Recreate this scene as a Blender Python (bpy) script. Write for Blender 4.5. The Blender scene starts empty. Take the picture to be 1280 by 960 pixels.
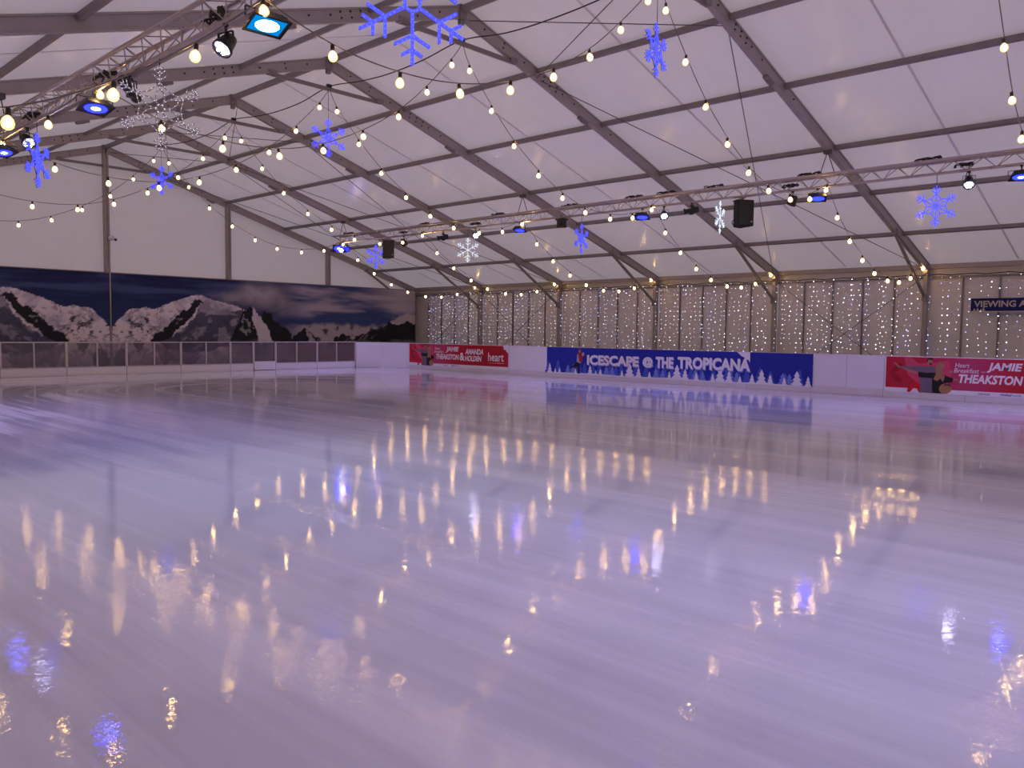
import bpy, bmesh, math, random
import numpy as np
from mathutils import Vector, Matrix
random.seed(7)
rng = np.random.default_rng(11)
SC = bpy.context.scene
COL = SC.collection
PI = math.pi

# ---------------------------------------------------------------- camera
CAM = Vector((-12.2267, -33.1588, 1.5956))
YAW, PITCH, ROLL = 0.814535, -0.063552, 0.011018
f = Vector((math.sin(YAW) * math.cos(PITCH), math.cos(YAW) * math.cos(PITCH), math.sin(PITCH)))
r = Vector((math.cos(YAW), -math.sin(YAW), 0))
u = r.cross(f)
r2 = r * math.cos(ROLL) + u * math.sin(ROLL)
u2 = -r * math.sin(ROLL) + u * math.cos(ROLL)
cd = bpy.data.cameras.new('camera')
cd.sensor_width = 36
cd.lens = 1014.426 / 1280 * 36
cd.clip_start = 0.05
cd.clip_end = 300
cam = bpy.data.objects.new('camera', cd)
COL.objects.link(cam)
m = Matrix.Identity(4)
for i in range(3):
    m[i][0], m[i][1], m[i][2], m[i][3] = r2[i], u2[i], -f[i], CAM[i]
cam.matrix_world = m
SC.camera = cam

# ---------------------------------------------------------------- sky outside the tent, exposure
W = bpy.data.worlds.new('overcast_dusk')
SC.world = W
W.use_nodes = True
nt = W.node_tree
nt.nodes.clear()
tc = nt.nodes.new('ShaderNodeTexCoord')
sx = nt.nodes.new('ShaderNodeSeparateXYZ')
mr = nt.nodes.new('ShaderNodeMapRange')
mr.inputs[1].default_value, mr.inputs[2].default_value = -0.04, 0.06
mx = nt.nodes.new('ShaderNodeMix'); mx.data_type = 'RGBA'
mx.inputs[6].default_value = (0.16, 0.15, 0.16, 1)
mx.inputs[7].default_value = (0.95, 0.845, 0.95, 1)
bg = nt.nodes.new('ShaderNodeBackground')
bg.inputs[1].default_value = 1.0
wo = nt.nodes.new('ShaderNodeOutputWorld')
L = nt.links.new
L(tc.outputs['Generated'], sx.inputs[0]); L(sx.outputs[2], mr.inputs[0]); L(mr.outputs[0], mx.inputs[0])
L(mx.outputs[2], bg.inputs[0]); L(bg.outputs[0], wo.inputs[0])
vs = SC.view_settings
vs.view_transform = 'Standard'; vs.look = 'None'; vs.gamma = 1.0; vs.use_curve_mapping = False
vs.exposure = 0.0
cy = SC.cycles
cy.use_denoising = True
cy.max_bounces = 12; cy.diffuse_bounces = 7; cy.glossy_bounces = 4; cy.transmission_bounces = 6; cy.transparent_max_bounces = 12
cy.sample_clamp_indirect = 20.0
cy.caustics_reflective = False
cy.caustics_refractive = False

# ---------------------------------------------------------------- materials
def mat(name):
    M = bpy.data.materials.new(name)
    M.use_nodes = True
    n = M.node_tree
    n.nodes.clear()
    out = n.nodes.new('ShaderNodeOutputMaterial')
    return M, n, out

def N(n, typ, **kw):
    nd = n.nodes.new(typ)
    for k, v in kw.items():
        if k == 'i':
            for a, b in v.items():
                nd.inputs[a].default_value = b
        else:
            setattr(nd, k, v)
    return nd

def simple(name, col, rough=0.5, metal=0.0, spec=0.5, var=0.12, scale=6.0, bump=0.0):
    """Principled surface with a little procedural colour variation."""
    M, n, out = mat(name)
    p = N(n, 'ShaderNodeBsdfPrincipled', i={'Roughness': rough, 'Metallic': metal, 'Specular IOR Level': spec})
    ge = N(n, 'ShaderNodeNewGeometry')
    no = N(n, 'ShaderNodeTexNoise', i={'Scale': scale, 'Detail': 4.0})
    n.links.new(ge.outputs['Position'], no.inputs['Vector'])
    mi = N(n, 'ShaderNodeMix', data_type='RGBA')
    mi.inputs[6].default_value = (*[c * (1 - var) for c in col], 1)
    mi.inputs[7].default_value = (*[min(1, c * (1 + var)) for c in col], 1)
    n.links.new(no.outputs['Fac'], mi.inputs[0])
    n.links.new(mi.outputs[2], p.inputs['Base Color'])
    if bump:
        b = N(n, 'ShaderNodeBump', i={'Strength': bump, 'Distance': 0.01})
        n.links.new(no.outputs['Fac'], b.inputs['Height'])
        n.links.new(b.outputs[0], p.inputs['Normal'])
    n.links.new(p.outputs[0], out.inputs[0])
    return M

def emit(name, col, strength, sampled=True):
    M, n, out = mat(name)
    e = N(n, 'ShaderNodeEmission')
    e.inputs[0].default_value = (*col, 1)
    e.inputs[1].default_value = strength
    n.links.new(e.outputs[0], out.inputs[0])
    if not sampled:
        M.cycles.emission_sampling = 'NONE'
    return M

def pvc(name, col, trans, fac, rough=0.22, bump=0.3):
    """Coated PVC tent membrane: lets part of the daylight through and has a soft gloss."""
    M, n, out = mat(name)
    ge = N(n, 'ShaderNodeNewGeometry')
    mp = N(n, 'ShaderNodeMapping')
    mp.inputs['Scale'].default_value = (0.7, 2.2, 1.0)
    no = N(n, 'ShaderNodeTexNoise', i={'Scale': 1.3, 'Detail': 6.0, 'Roughness': 0.6})
    n.links.new(ge.outputs['Position'], mp.inputs[0]); n.links.new(mp.outputs[0], no.inputs['Vector'])
    mi = N(n, 'ShaderNodeMix', data_type='RGBA')
    mi.inputs[6].default_value = (*[c * 0.9 for c in col], 1)
    mi.inputs[7].default_value = (*[min(1, c * 1.06) for c in col], 1)
    n.links.new(no.outputs['Fac'], mi.inputs[0])
    p = N(n, 'ShaderNodeBsdfPrincipled', i={'Roughness': rough, 'Specular IOR Level': 0.55})
    n.links.new(mi.outputs[2], p.inputs['Base Color'])
    b = N(n, 'ShaderNodeBump', i={'Strength': bump, 'Distance': 0.03})
    n.links.new(no.outputs['Fac'], b.inputs['Height']); n.links.new(b.outputs[0], p.inputs['Normal'])
    t = N(n, 'ShaderNodeBsdfTranslucent')
    t.inputs[0].default_value = (*trans, 1)
    ms = N(n, 'ShaderNodeMixShader', i={0: fac})
    n.links.new(p.outputs[0], ms.inputs[1]); n.links.new(t.outputs[0], ms.inputs[2])
    n.links.new(ms.outputs[0], out.inputs[0])
    return M

def ice_material():
    M, n, out = mat('resurfaced_ice')
    def math_(op, a, b=None):
        nd = N(n, 'ShaderNodeMath', operation=op)
        for k, v in enumerate((a, b)):
            if v is None: continue
            if isinstance(v, (int, float)): nd.inputs[k].default_value = v
            else: n.links.new(v, nd.inputs[k])
        return nd.outputs[0]
    ge = N(n, 'ShaderNodeNewGeometry')
    s = N(n, 'ShaderNodeSeparateXYZ'); n.links.new(ge.outputs['Position'], s.inputs[0])
    # lanes of the resurfacing machine: straight along the rink, turning round its far end
    dx = math_('ADD', s.outputs[0], 0.7)
    dy = math_('MAXIMUM', math_('ADD', s.outputs[1], 13.0), 0.0)
    d = math_('SQRT', math_('ADD', math_('MULTIPLY', dx, dx), math_('MULTIPLY', dy, dy)))
    sgn = math_('MULTIPLY', math_('SIGN', dx), 0.37)
    cv = N(n, 'ShaderNodeCombineXYZ')
    n.links.new(d, cv.inputs[0]); n.links.new(math_('MULTIPLY', s.outputs[1], 0.035), cv.inputs[1]); n.links.new(sgn, cv.inputs[2])
    lane = N(n, 'ShaderNodeTexNoise', i={'Scale': 1.3, 'Detail': 9.0, 'Roughness': 0.70})
    n.links.new(cv.outputs[0], lane.inputs['Vector'])
    patch = N(n, 'ShaderNodeTexNoise', i={'Scale': 0.16, 'Detail': 3.0, 'Roughness': 0.5})
    n.links.new(ge.outputs['Position'], patch.inputs['Vector'])
    mixv = math_('ADD', math_('MULTIPLY', lane.outputs['Fac'], 0.62), math_('MULTIPLY', patch.outputs['Fac'], 0.38))
    frost = N(n, 'ShaderNodeMapRange', interpolation_type='SMOOTHSTEP')
    frost.inputs[1].default_value, frost.inputs[2].default_value = 0.43, 0.60
    n.links.new(mixv, frost.inputs[0])
    # fine ripples left by the drying water film
    rip = N(n, 'ShaderNodeTexNoise', i={'Scale': 11.0, 'Detail': 4.0, 'Roughness': 0.58})
    n.links.new(ge.outputs['Position'], rip.inputs['Vector'])
    swell = N(n, 'ShaderNodeTexNoise', i={'Scale': 1.6, 'Detail': 2.0})
    n.links.new(ge.outputs['Position'], swell.inputs['Vector'])
    b1 = N(n, 'ShaderNodeBump', i={'Distance': 0.004})
    n.links.new(rip.outputs['Fac'], b1.inputs['Height'])
    bs = N(n, 'ShaderNodeMapRange')
    bs.inputs[1].default_value, bs.inputs[2].default_value, bs.inputs[3].default_value, bs.inputs[4].default_value = 0.42, 0.64, 0.08, 0.62
    n.links.new(lane.outputs['Fac'], bs.inputs[0]); # narrow scuffed tracks with a rougher grain
    cv2 = N(n, 'ShaderNodeCombineXYZ')
    n.links.new(d, cv2.inputs[0]); n.links.new(math_('MULTIPLY', s.outputs[1], 0.02), cv2.inputs[1]); n.links.new(sgn, cv2.inputs[2])
    tr = N(n, 'ShaderNodeTexNoise', i={'Scale': 2.4, 'Detail': 2.0, 'Roughness': 0.5}); n.links.new(cv2.outputs[0], tr.inputs['Vector'])
    sc_ = N(n, 'ShaderNodeMapRange', interpolation_type='SMOOTHSTEP')
    sc_.inputs[1].default_value, sc_.inputs[2].default_value, sc_.inputs[4].default_value = 0.60, 0.68, 1.0
    n.links.new(tr.outputs['Fac'], sc_.inputs[0])
    n.links.new(math_('ADD', bs.outputs[0], sc_.outputs[0]), b1.inputs['Strength'])
    b2 = N(n, 'ShaderNodeBump', i={'Distance': 0.02, 'Strength': 0.05})
    n.links.new(swell.outputs['Fac'], b2.inputs['Height']); n.links.new(b1.outputs[0], b2.inputs['Normal'])
    col = N(n, 'ShaderNodeMix', data_type='RGBA')
    col.inputs[6].default_value = (0.63, 0.61, 0.735, 1)
    col.inputs[7].default_value = (0.80, 0.78, 0.91, 1)
    n.links.new(frost.outputs[0], col.inputs[0])
    ro = N(n, 'ShaderNodeMapRange')
    ro.inputs[3].default_value, ro.inputs[4].default_value = 0.006, 0.03
    hard = N(n, 'ShaderNodeMapRange', interpolation_type='SMOOTHSTEP')
    hard.inputs[1].default_value, hard.inputs[2].default_value = 0.51, 0.57
    n.links.new(mixv, hard.inputs[0])
    worn = N(n, 'ShaderNodeMapRange', interpolation_type='SMOOTHSTEP')       # the far left side is the most worn
    worn.inputs[1].default_value, worn.inputs[2].default_value = -6.3, -9.5
    worn.inputs[3].default_value, worn.inputs[4].default_value = 0.03, 0.22
    n.links.new(math_('SUBTRACT', s.outputs[0], math_('MULTIPLY', math_('ADD', s.outputs[1], 20.0), 0.45)), worn.inputs[0])
    hr_ = math_('MULTIPLY', hard.outputs[0], worn.outputs[0])
    n.links.new(frost.outputs[0], ro.inputs[0])
    sp = N(n, 'ShaderNodeMapRange')
    sp.inputs[3].default_value, sp.inputs[4].default_value = 0.55, 0.40
    n.links.new(frost.outputs[0], sp.inputs[0])
    p = N(n, 'ShaderNodeBsdfPrincipled', i={'IOR': 1.4})
    n.links.new(col.outputs[2], p.inputs['Base Color']); n.links.new(math_('ADD', ro.outputs[0], hr_), p.inputs['Roughness'])
    n.links.new(sp.outputs[0], p.inputs['Specular IOR Level']); n.links.new(b2.outputs[0], p.inputs['Normal'])
    n.links.new(p.outputs[0], out.inputs[0])
    return M

def painted(name, attr='print', rough=0.7):
    M, n, out = mat(name)
    a = N(n, 'ShaderNodeVertexColor', layer_name=attr)
    p = N(n, 'ShaderNodeBsdfPrincipled', i={'Roughness': rough, 'Specular IOR Level': 0.25})
    n.links.new(a.outputs[0], p.inputs['Base Color']); n.links.new(p.outputs[0], out.inputs[0])
    return M

def perspex():
    M, n, out = mat('scuffed_clear_panel')
    ge = N(n, 'ShaderNodeNewGeometry')
    no = N(n, 'ShaderNodeTexNoise', i={'Scale': 2.0, 'Detail': 5.0})
    n.links.new(ge.outputs['Position'], no.inputs['Vector'])
    t = N(n, 'ShaderNodeBsdfTransparent'); t.inputs[0].default_value = (0.74, 0.70, 0.73, 1)
    dif = N(n, 'ShaderNodeBsdfDiffuse'); dif.inputs[0].default_value = (0.45, 0.40, 0.44, 1)
    gl = N(n, 'ShaderNodeBsdfGlossy', i={'Roughness': 0.08})
    m1 = N(n, 'ShaderNodeMixShader')
    mr_ = N(n, 'ShaderNodeMapRange'); mr_.inputs[3].default_value, mr_.inputs[4].default_value = 0.02, 0.16
    n.links.new(no.outputs['Fac'], mr_.inputs[0]); n.links.new(mr_.outputs[0], m1.inputs[0])
    n.links.new(t.outputs[0], m1.inputs[1]); n.links.new(dif.outputs[0], m1.inputs[2])
    m2 = N(n, 'ShaderNodeMixShader', i={0: 0.05})
    n.links.new(m1.outputs[0], m2.inputs[1]); n.links.new(gl.outputs[0], m2.inputs[2])
    n.links.new(m2.outputs[0], out.inputs[0])
    return M

def globe():
    M, n, out = mat('warm_bulb_glass')
    t = N(n, 'ShaderNodeBsdfTransparent')
    e = N(n, 'ShaderNodeEmission'); e.inputs[0].default_value = (1, 0.62, 0.24, 1); e.inputs[1].default_value = 3.0
    ms = N(n, 'ShaderNodeMixShader', i={0: 0.42})
    n.links.new(t.outputs[0], ms.inputs[1]); n.links.new(e.outputs[0], ms.inputs[2]); n.links.new(ms.outputs[0], out.inputs[0])
    M.cycles.emission_sampling = 'NONE'
    return M

ROOF = pvc('roof_membrane', (0.78, 0.75, 0.77), (0.56, 0.535, 0.555), 0.36)
GABLE = pvc('gable_membrane', (0.76, 0.73, 0.74), (0.76, 0.71, 0.735), 0.36, rough=0.5, bump=0.1)
SEAM = pvc('doubled_membrane', (0.78, 0.75, 0.77), (0.86, 0.83, 0.86), 0.72)
ICE = ice_material()
ALU = simple('weathered_aluminium', (0.36, 0.315, 0.31), 0.5, 0.2, 0.4, 0.15, 3.0)
ALU_D = simple('dark_aluminium', (0.24, 0.21, 0.215), 0.5, 0.2, 0.4, 0.15, 5.0)
TRUSS = simple('bare_truss_tube', (0.46, 0.39, 0.38), 0.3, 0.75, 0.5, 0.1, 10.0)
STEEL = simple('steel_wire', (0.10, 0.09, 0.10), 0.5, 0.3)
BLACK = simple('black_housing', (0.012, 0.012, 0.013), 0.45)
CABLE = simple('black_cable', (0.015, 0.014, 0.015), 0.6)
WIRE = simple('festoon_cable', (0.16, 0.14, 0.13), 0.5)
PANEL = simple('grey_wall_panel', (0.70, 0.645, 0.665), 0.6, 0, 0.3, 0.06, 1.5)
VAL = simple('cream_valance', (0.66, 0.60, 0.55), 0.6, 0, 0.3, 0.05, 1.5)
BOARD = simple('white_board', (0.74, 0.71, 0.76), 0.35, 0, 0.45, 0.05, 2.0)
KICK = simple('yellowed_kick_strip', (0.68, 0.62, 0.64), 0.4, 0, 0.4, 0.08, 2.5)
RUB = simple('dark_rubber_matting', (0.06, 0.055, 0.06), 0.85)
PX = perspex()
GLOBE = globe()
FIL = emit('hot_filament', (1.0, 0.60, 0.20), 100)
LEDW = emit('white_led', (0.78, 0.80, 1.0), 5.0, False)
LEDB = emit('blue_white_led', (0.35, 0.45, 1.0), 5.0, False)
ROPEB = emit('blue_rope_light', (0.055, 0.06, 1.0), 2.0, False)
ROPEW = emit('white_rope_light', (0.75, 0.85, 1.0), 1.1, False)
ROPEU = simple('unlit_clear_rope', (0.55, 0.52, 0.55), 0.25)
PARW = emit('white_par_cells', (0.62, 0.60, 1.0), 45, False)
PARB = emit('blue_flood_cells', (0.004, 0.006, 1.0), 22.0, False)
PARBC = emit('blue_white_cells', (0.35, 0.4, 1.0), 20.0, False)
PARC = emit('cyan_flood_cells', (0.0, 0.20, 0.62), 1.3, False)
PARCW = emit('cyan_white_cells', (0.5, 0.95, 1.0), 7.0, False)
RED = simple('red_print', (0.56, 0.014, 0.035), 0.6, 0, 0.3, 0.08, 1.2)
BLUE = simple('royal_blue_print', (0.012, 0.022, 0.30), 0.6, 0, 0.3, 0.05, 1.0)
WHITE = simple('white_print', (0.78, 0.74, 0.80), 0.6, 0, 0.3, 0.03)

def flat(name, c, rough=0.65):
    return simple(name, c, rough, 0, 0.25, 0.04, 3.0)

# ---------------------------------------------------------------- mesh helpers
class MB:
    def __init__(s):
        s.v = []; s.f = []; s.m = []
    def add(s, vs, fs, mi=0):
        o = len(s.v)
        s.v += [tuple(v) for v in vs]
        s.f += [tuple(i + o for i in q) for q in fs]
        s.m += [mi] * len(fs)
        return s
    def box(s, c, d, mx_=None, mi=0):
        x, y, z = d[0] / 2, d[1] / 2, d[2] / 2
        vs = [Vector((a * x, b * y, e * z)) for a in (-1, 1) for b in (-1, 1) for e in (-1, 1)]
        if mx_ is not None: vs = [mx_ @ v for v in vs]
        c = Vector(c)
        return s.add([v + c for v in vs], [(0, 1, 3, 2), (4, 6, 7, 5), (0, 4, 5, 1), (2, 3, 7, 6), (0, 2, 6, 4), (1, 5, 7, 3)], mi)
    def prof(s, a, b, pts, up=(0, 0, 1), mi=0):
        """extrude the 2D profile pts (side, up) from a to b"""
        a, b = Vector(a), Vector(b)
        t = (b - a).normalized()
        sd = t.cross(Vector(up)).normalized()
        up = sd.cross(t)
        n = len(pts)
        vs = [a + sd * p[0] + up * p[1] for p in pts] + [b + sd * p[0] + up * p[1] for p in pts]
        fs = [(i, (i + 1) % n, n + (i + 1) % n, n + i) for i in range(n)]
        fs += [tuple(range(n - 1, -1, -1)), tuple(range(n, 2 * n))]
        return s.add(vs, fs, mi)
    def bar(s, a, b, w, h=None, up=(0, 0, 1), mi=0):
        h = h or w
        return s.prof(a, b, [(-w / 2, -h / 2), (w / 2, -h / 2), (w / 2, h / 2), (-w / 2, h / 2)], up, mi)
    def tube(s, path, rad, n=6, mi=0, cap=True):
        path = [Vector(p) for p in path]
        o = len(s.v)
        ref = None
        for k, p in enumerate(path):
            t = (path[min(k + 1, len(path) - 1)] - path[max(k - 1, 0)]).normalized()
            if ref is None:
                ref = Vector((0, 0, 1)) if abs(t.z) < 0.9 else Vector((1, 0, 0))
            sd = t.cross(ref).normalized(); up = sd.cross(t); ref = up
            rr = rad[k] if isinstance(rad, (list, tuple)) else rad
            for j in range(n):
                q = 2 * PI * j / n
                s.v.append(tuple(p + sd * math.cos(q) * rr + up * math.sin(q) * rr))
        for k in range(len(path) - 1):
            for j in range(n):
                a = o + k * n + j; b = o + k * n + (j + 1) % n
                s.f.append((a, b, b + n, a + n)); s.m.append(mi)
        if cap:
            s.f.append(tuple(o + j for j in range(n - 1, -1, -1))); s.m.append(mi)
            e = o + (len(path) - 1) * n
            s.f.append(tuple(e + j for j in range(n))); s.m.append(mi)
        return s
    def lathe(s, pr, n=12, mx_=None, mi=0):
        """pr: list of (radius, z); revolve round z"""
        o = len(s.v)
        for (q, z) in pr:
            for j in range(n):
                a = 2 * PI * j / n
                v = Vector((q * math.cos(a), q * math.sin(a), z))
                s.v.append(tuple(mx_ @ v if mx_ is not None else v))
        for k in range(len(pr) - 1):
            for j in range(n):
                a = o + k * n + j; b = o + k * n + (j + 1) % n
                s.f.append((a, b, b + n, a + n)); s.m.append(mi)
        s.f.append(tuple(o + j for j in range(n - 1, -1, -1))); s.m.append(mi)
        e = o + (len(pr) - 1) * n
        s.f.append(tuple(e + j for j in range(n))); s.m.append(mi)
        return s
    def poly(s, pts, y=0.0, mi=0):
        """flat polygon in the local x-z plane facing -y"""
        ar = sum(pts[i][0] * pts[(i + 1) % len(pts)][1] - pts[(i + 1) % len(pts)][0] * pts[i][1] for i in range(len(pts)))
        if ar < 0: pts = pts[::-1]
        return s.add([(p[0], y, p[1]) for p in pts], [tuple(range(len(pts)))], mi)
    def mesh(s, name, mats, smooth=False):
        me = bpy.data.meshes.new(name)
        me.from_pydata(s.v, [], s.f)
        mats = mats if isinstance(mats, (list, tuple)) else [mats]
        for q in mats: me.materials.append(q)
        if len(mats) > 1: me.polygons.foreach_set('material_index', s.m)
        if smooth: me.polygons.foreach_set('use_smooth', [True] * len(me.polygons))
        me.update()
        return me
    def obj(s, name, mats, parent=None, smooth=False, kind=None):
        return put(name, s.mesh(name, mats, smooth), parent, kind)

def put(name, me, parent=None, kind=None, loc=None):
    o = bpy.data.objects.new(name, me)
    COL.objects.link(o)
    if parent is not None: o.parent = parent
    if kind: o['kind'] = kind
    if loc is not None: o.location = loc
    return o

def empty(name, loc=(0, 0, 0), rz=0.0, parent=None):
    o = bpy.data.objects.new(name, None)
    o.empty_display_size = 0.2
    COL.objects.link(o)
    o.location = loc; o.rotation_euler = (0, 0, rz)
    if parent: o.parent = parent
    return o

def tag(o, label, cat, group=None):
    o['label'] = label; o['category'] = cat
    if group: o['group'] = group
    return o

def struct(o):
    o['kind'] = 'structure'
    return o

ORD = ['first', 'second', 'third', 'fourth', 'fifth', 'sixth', 'seventh', 'eighth']

# ---------------------------------------------------------------- tent dimensions
HW, HR, HE, BAY = 15.393, 8.586, 3.875, 5.0
T = [0.159, 0.321, 0.501, 0.662, 0.836]
NB = 8                                        # bays, frames at y = 0, -5 ... -40
YF = -NB * BAY
def roof(sx_, t, dz=0.0):
    return (sx_ * HW * t, HR + (HE - HR) * t + dz)
SL = Vector((HW, 0, HE - HR)).normalized()
NRM = Vector((-(HE - HR), 0, HW)).normalized()   # outward normal of the right slope

# ---------------------------------------------------------------- floor
g = MB()
g.box((0, YF / 2, -0.16), (2 * HW + 0.6, -YF + 0.6, 0.08))
g.obj('ground', RUB, None, kind='structure')
me = bpy.data.meshes.new('floor')
ic = MB()
R_ = 1.75
X0, X1, Y0, Y1 = -12.9, 10.09, -39.0, -4.14
pts = [(X0, Y0), (X1, Y0), (X1, Y1 - R_), (9.72, -4.58), (X1 - R_, Y1), (X0, Y1)]
n_ = len(pts)
ic.add([(a, b, 0) for a, b in pts] + [(a, b, -0.12) for a, b in pts],
       [tuple(range(n_))] + [(i + n_, (i + 1) % n_ + n_, (i + 1) % n_, i) for i in range(n_)])
ic.obj('floor', ICE, None, kind='structure')

# ---------------------------------------------------------------- roof
ceiling = struct(empty('ceiling'))
def sheet(y0, y1, sgn, n=14, k=8):
    b = MB()
    vs = []
    for i in range(n + 1):
        t = i / n * 1.012
        for j in range(k + 1):
            q = j / k
            sag = -0.03 * math.sin(PI * q) * (0.6 + 0.4 * math.sin(t * 9 + y0))
            x, z = roof(sgn, t, 0.03 + sag)
            vs.append((x, y0 + (y1 - y0) * q, z))
    fs = []
    for i in range(n):
        for j in range(k):
            a = i * (k + 1) + j
            q = (a, a + 1, a + k + 2, a + k + 1)
            fs.append(q if sgn > 0 else q[::-1])
    b.add(vs, fs)
    return b
for i in range(NB):
    for sgn in (1, -1):
        sheet(-i * BAY + (0.35 if i == 0 else 0), -(i + 1) * BAY, sgn).obj('roof_sheet', ROOF, ceiling, True)
# purlins between the frames, one object each
pm = {}
def purlin(name, x, z, y0, y1, w, h, up, mat_):
    key = (name, round(x, 3), round(z, 3))
    b = MB().bar((x, 0, z), (x, y1 - y0, z), w, h, up).mesh(name, mat_) if key not in pm else pm[key]
    pm[key] = b
    put(name, b, ceiling, None, (0, y0, 0))
for i in range(NB):
    a, b = -i * BAY - 0.06, -(i + 1) * BAY + 0.06
    purlin('ridge_purlin', 0, HR - 0.08, a, b, 0.12, 0.12, (0, 0, 1), ALU_D)
    for sgn in (1, -1):
        for t in T:
            x, z = roof(sgn, t, -0.065)
            purlin('purlin', x, z, a, b, 0.10, 0.10, (sgn * NRM.x, 0, NRM.z), ALU_D)
        purlin('eave_beam', sgn * (HW + 0.02), HE - 0.08, a, b, 0.16, 0.14, (0, 0, 1), ALU)
# weld seams at mid bay
for i in range(NB):
    for sgn in (1, -1):
        if sgn < 0 and i < 3: continue
        y = -(i + 0.5) * BAY
        b = MB()
        a0, a1 = roof(sgn, 0.01, -0.012), roof(sgn, 0.99, -0.012)
        b.bar((a0[0], y, a0[1]), (a1[0], y, a1[1]), 0.05, 0.006, (sgn * NRM.x, 0, NRM.z))
        b.obj('weld_seam', SEAM, ceiling)

# ---------------------------------------------------------------- portal frames
RD, RW = 0.26, 0.12
RP = [(-RW / 2, -RD), (RW / 2, -RD), (RW / 2, -RD + 0.03), (RW / 2 - 0.012, -RD + 0.035), (RW / 2 - 0.012, -0.035), (RW / 2 + 0.01, -0.03), (RW / 2 + 0.01, 0),
      (-RW / 2 - 0.01, 0), (-RW / 2 - 0.01, -0.03), (-RW / 2 + 0.012, -0.035), (-RW / 2 + 0.012, -RD + 0.035), (-RW / 2, -RD + 0.03)]
def V(x, y, z): return Vector((x, y, z))
fm = {}
def frame_parts():
    for sgn, nm in ((1, 'right'), (-1, 'left')):
        up = (sgn * NRM.x, 0, NRM.z)
        a, b = roof(sgn, 0.0), roof(sgn, 1.0)
        fm['rafter' + nm] = MB().prof((a[0], 0, a[1]), (b[0], 0, b[1]), RP, up).mesh('rafter', ALU)
        c = MB()
        c.prof((sgn * (HW - 0.06), 0, 0 - 0.12), (sgn * (HW - 0.06), 0, HE - 0.1), [(-0.06, -0.12), (0.06, -0.12), (0.06, 0.1), (-0.06, 0.1)], (sgn, 0, 0))
        c.box((sgn * (HW - 0.1), 0, HE - 0.16), (0.3, 0.14, 0.26))
        fm['column' + nm] = c.mesh('column', ALU)
        k = MB()
        k.bar((sgn * 12.30, 0, 4.56), (sgn * 15.18, 0, 2.86), 0.06, 0.09)
        k.box((sgn * 12.30, 0, 4.60), (0.16, 0.13, 0.16)); k.box((sgn * 15.20, 0, 2.82), (0.14, 0.13, 0.22))
        fm['brace' + nm] = k.mesh('knee_brace', ALU_D)
        br = MB()
        for t in (0.275,):
            x, z = roof(sgn, t, -RD - 0.04)
            mm = Matrix.Rotation(sgn * math.atan2(HR - HE, HW), 3, 'Y')
            br.box((x, 0, z), (0.34, 0.10, 0.08), mm); br.box((x + 0.05 * sgn, 0, z - 0.03), (0.18, 0.08, 0.08), mm)
        fm['bracket' + nm] = br.mesh('bracket', ALU_D)
        bo = MB()
        bt = [0.045, 0.085, 0.13, 0.175, 0.19, 0.205, 0.22, 0.25, 0.35]
        for q, t in enumerate(bt):
            for off in ((0.07, 0.18) if q in (3, 4, 5, 1) else (0.12,)):
                x, z = roof(sgn, t)
                x -= sgn * NRM.x * off; z -= NRM.z * off
                for yy in (1, -1):
                    bo.lathe([(0.020, 0), (0.020, 0.02), (0.012, 0.026)], 6,
                             Matrix.Translation((x, yy * (RW / 2 - 0.014), z)) @ Matrix.Rotation(PI / 2 * (1 if yy < 0 else -1), 4, 'X'))
        fm['bolt' + nm] = bo.mesh('bolt', BLACK)
    c = MB()
    c.bar((-1.62, 0, 7.80), (1.62, 0, 7.80), 0.06, 0.09)
    for sgn in (1, -1): c.box((sgn * 1.62, 0, 7.83), (0.22, 0.13, 0.12))
    fm['collar'] = c.mesh('collar_strut', ALU_D)
    rp = MB()
    rp.box((0, 0, HR - 0.14), (0.20, 0.15, 0.30)); rp.box((0, 0, HR - 0.34), (0.10, 0.10, 0.12))
    fm['ridge'] = rp.mesh('ridge_joint', ALU_D)
frame_parts()
where = ['grey portal frame set into the gable above the mountain backdrop',
         'second grey portal frame out from the mountain backdrop',
         'third grey portal frame out, its collar just past the white star under the ridge',
         'fourth grey portal frame out, with a blue snowflake hung from its collar',
         'fifth grey portal frame out, its apex beside the near big blue snowflake',
         'sixth grey portal frame out, its right rafter crossing the top edge of the picture',
         'nearest grey portal frame, over the sign for the viewing area']
where[2] = 'third grey portal frame out from the mountain backdrop, no snowflake under its collar'
for i in range(7):
    fr = tag(empty('portal_frame', (0, -i * BAY, 0)), where[i], 'frame', 'portal frames of the tent')
    for nm in ('right', 'left'):
        put('rafter', fm['rafter' + nm], fr); put('column', fm['column' + nm], fr)
        put('knee_brace', fm['brace' + nm], fr); put('bracket', fm['bracket' + nm], fr)
        put('bolt', fm['bolt' + nm], fr, 'stuff')
    put('collar_strut', fm['collar'], fr); put('ridge_joint', fm['ridge'], fr)

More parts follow.
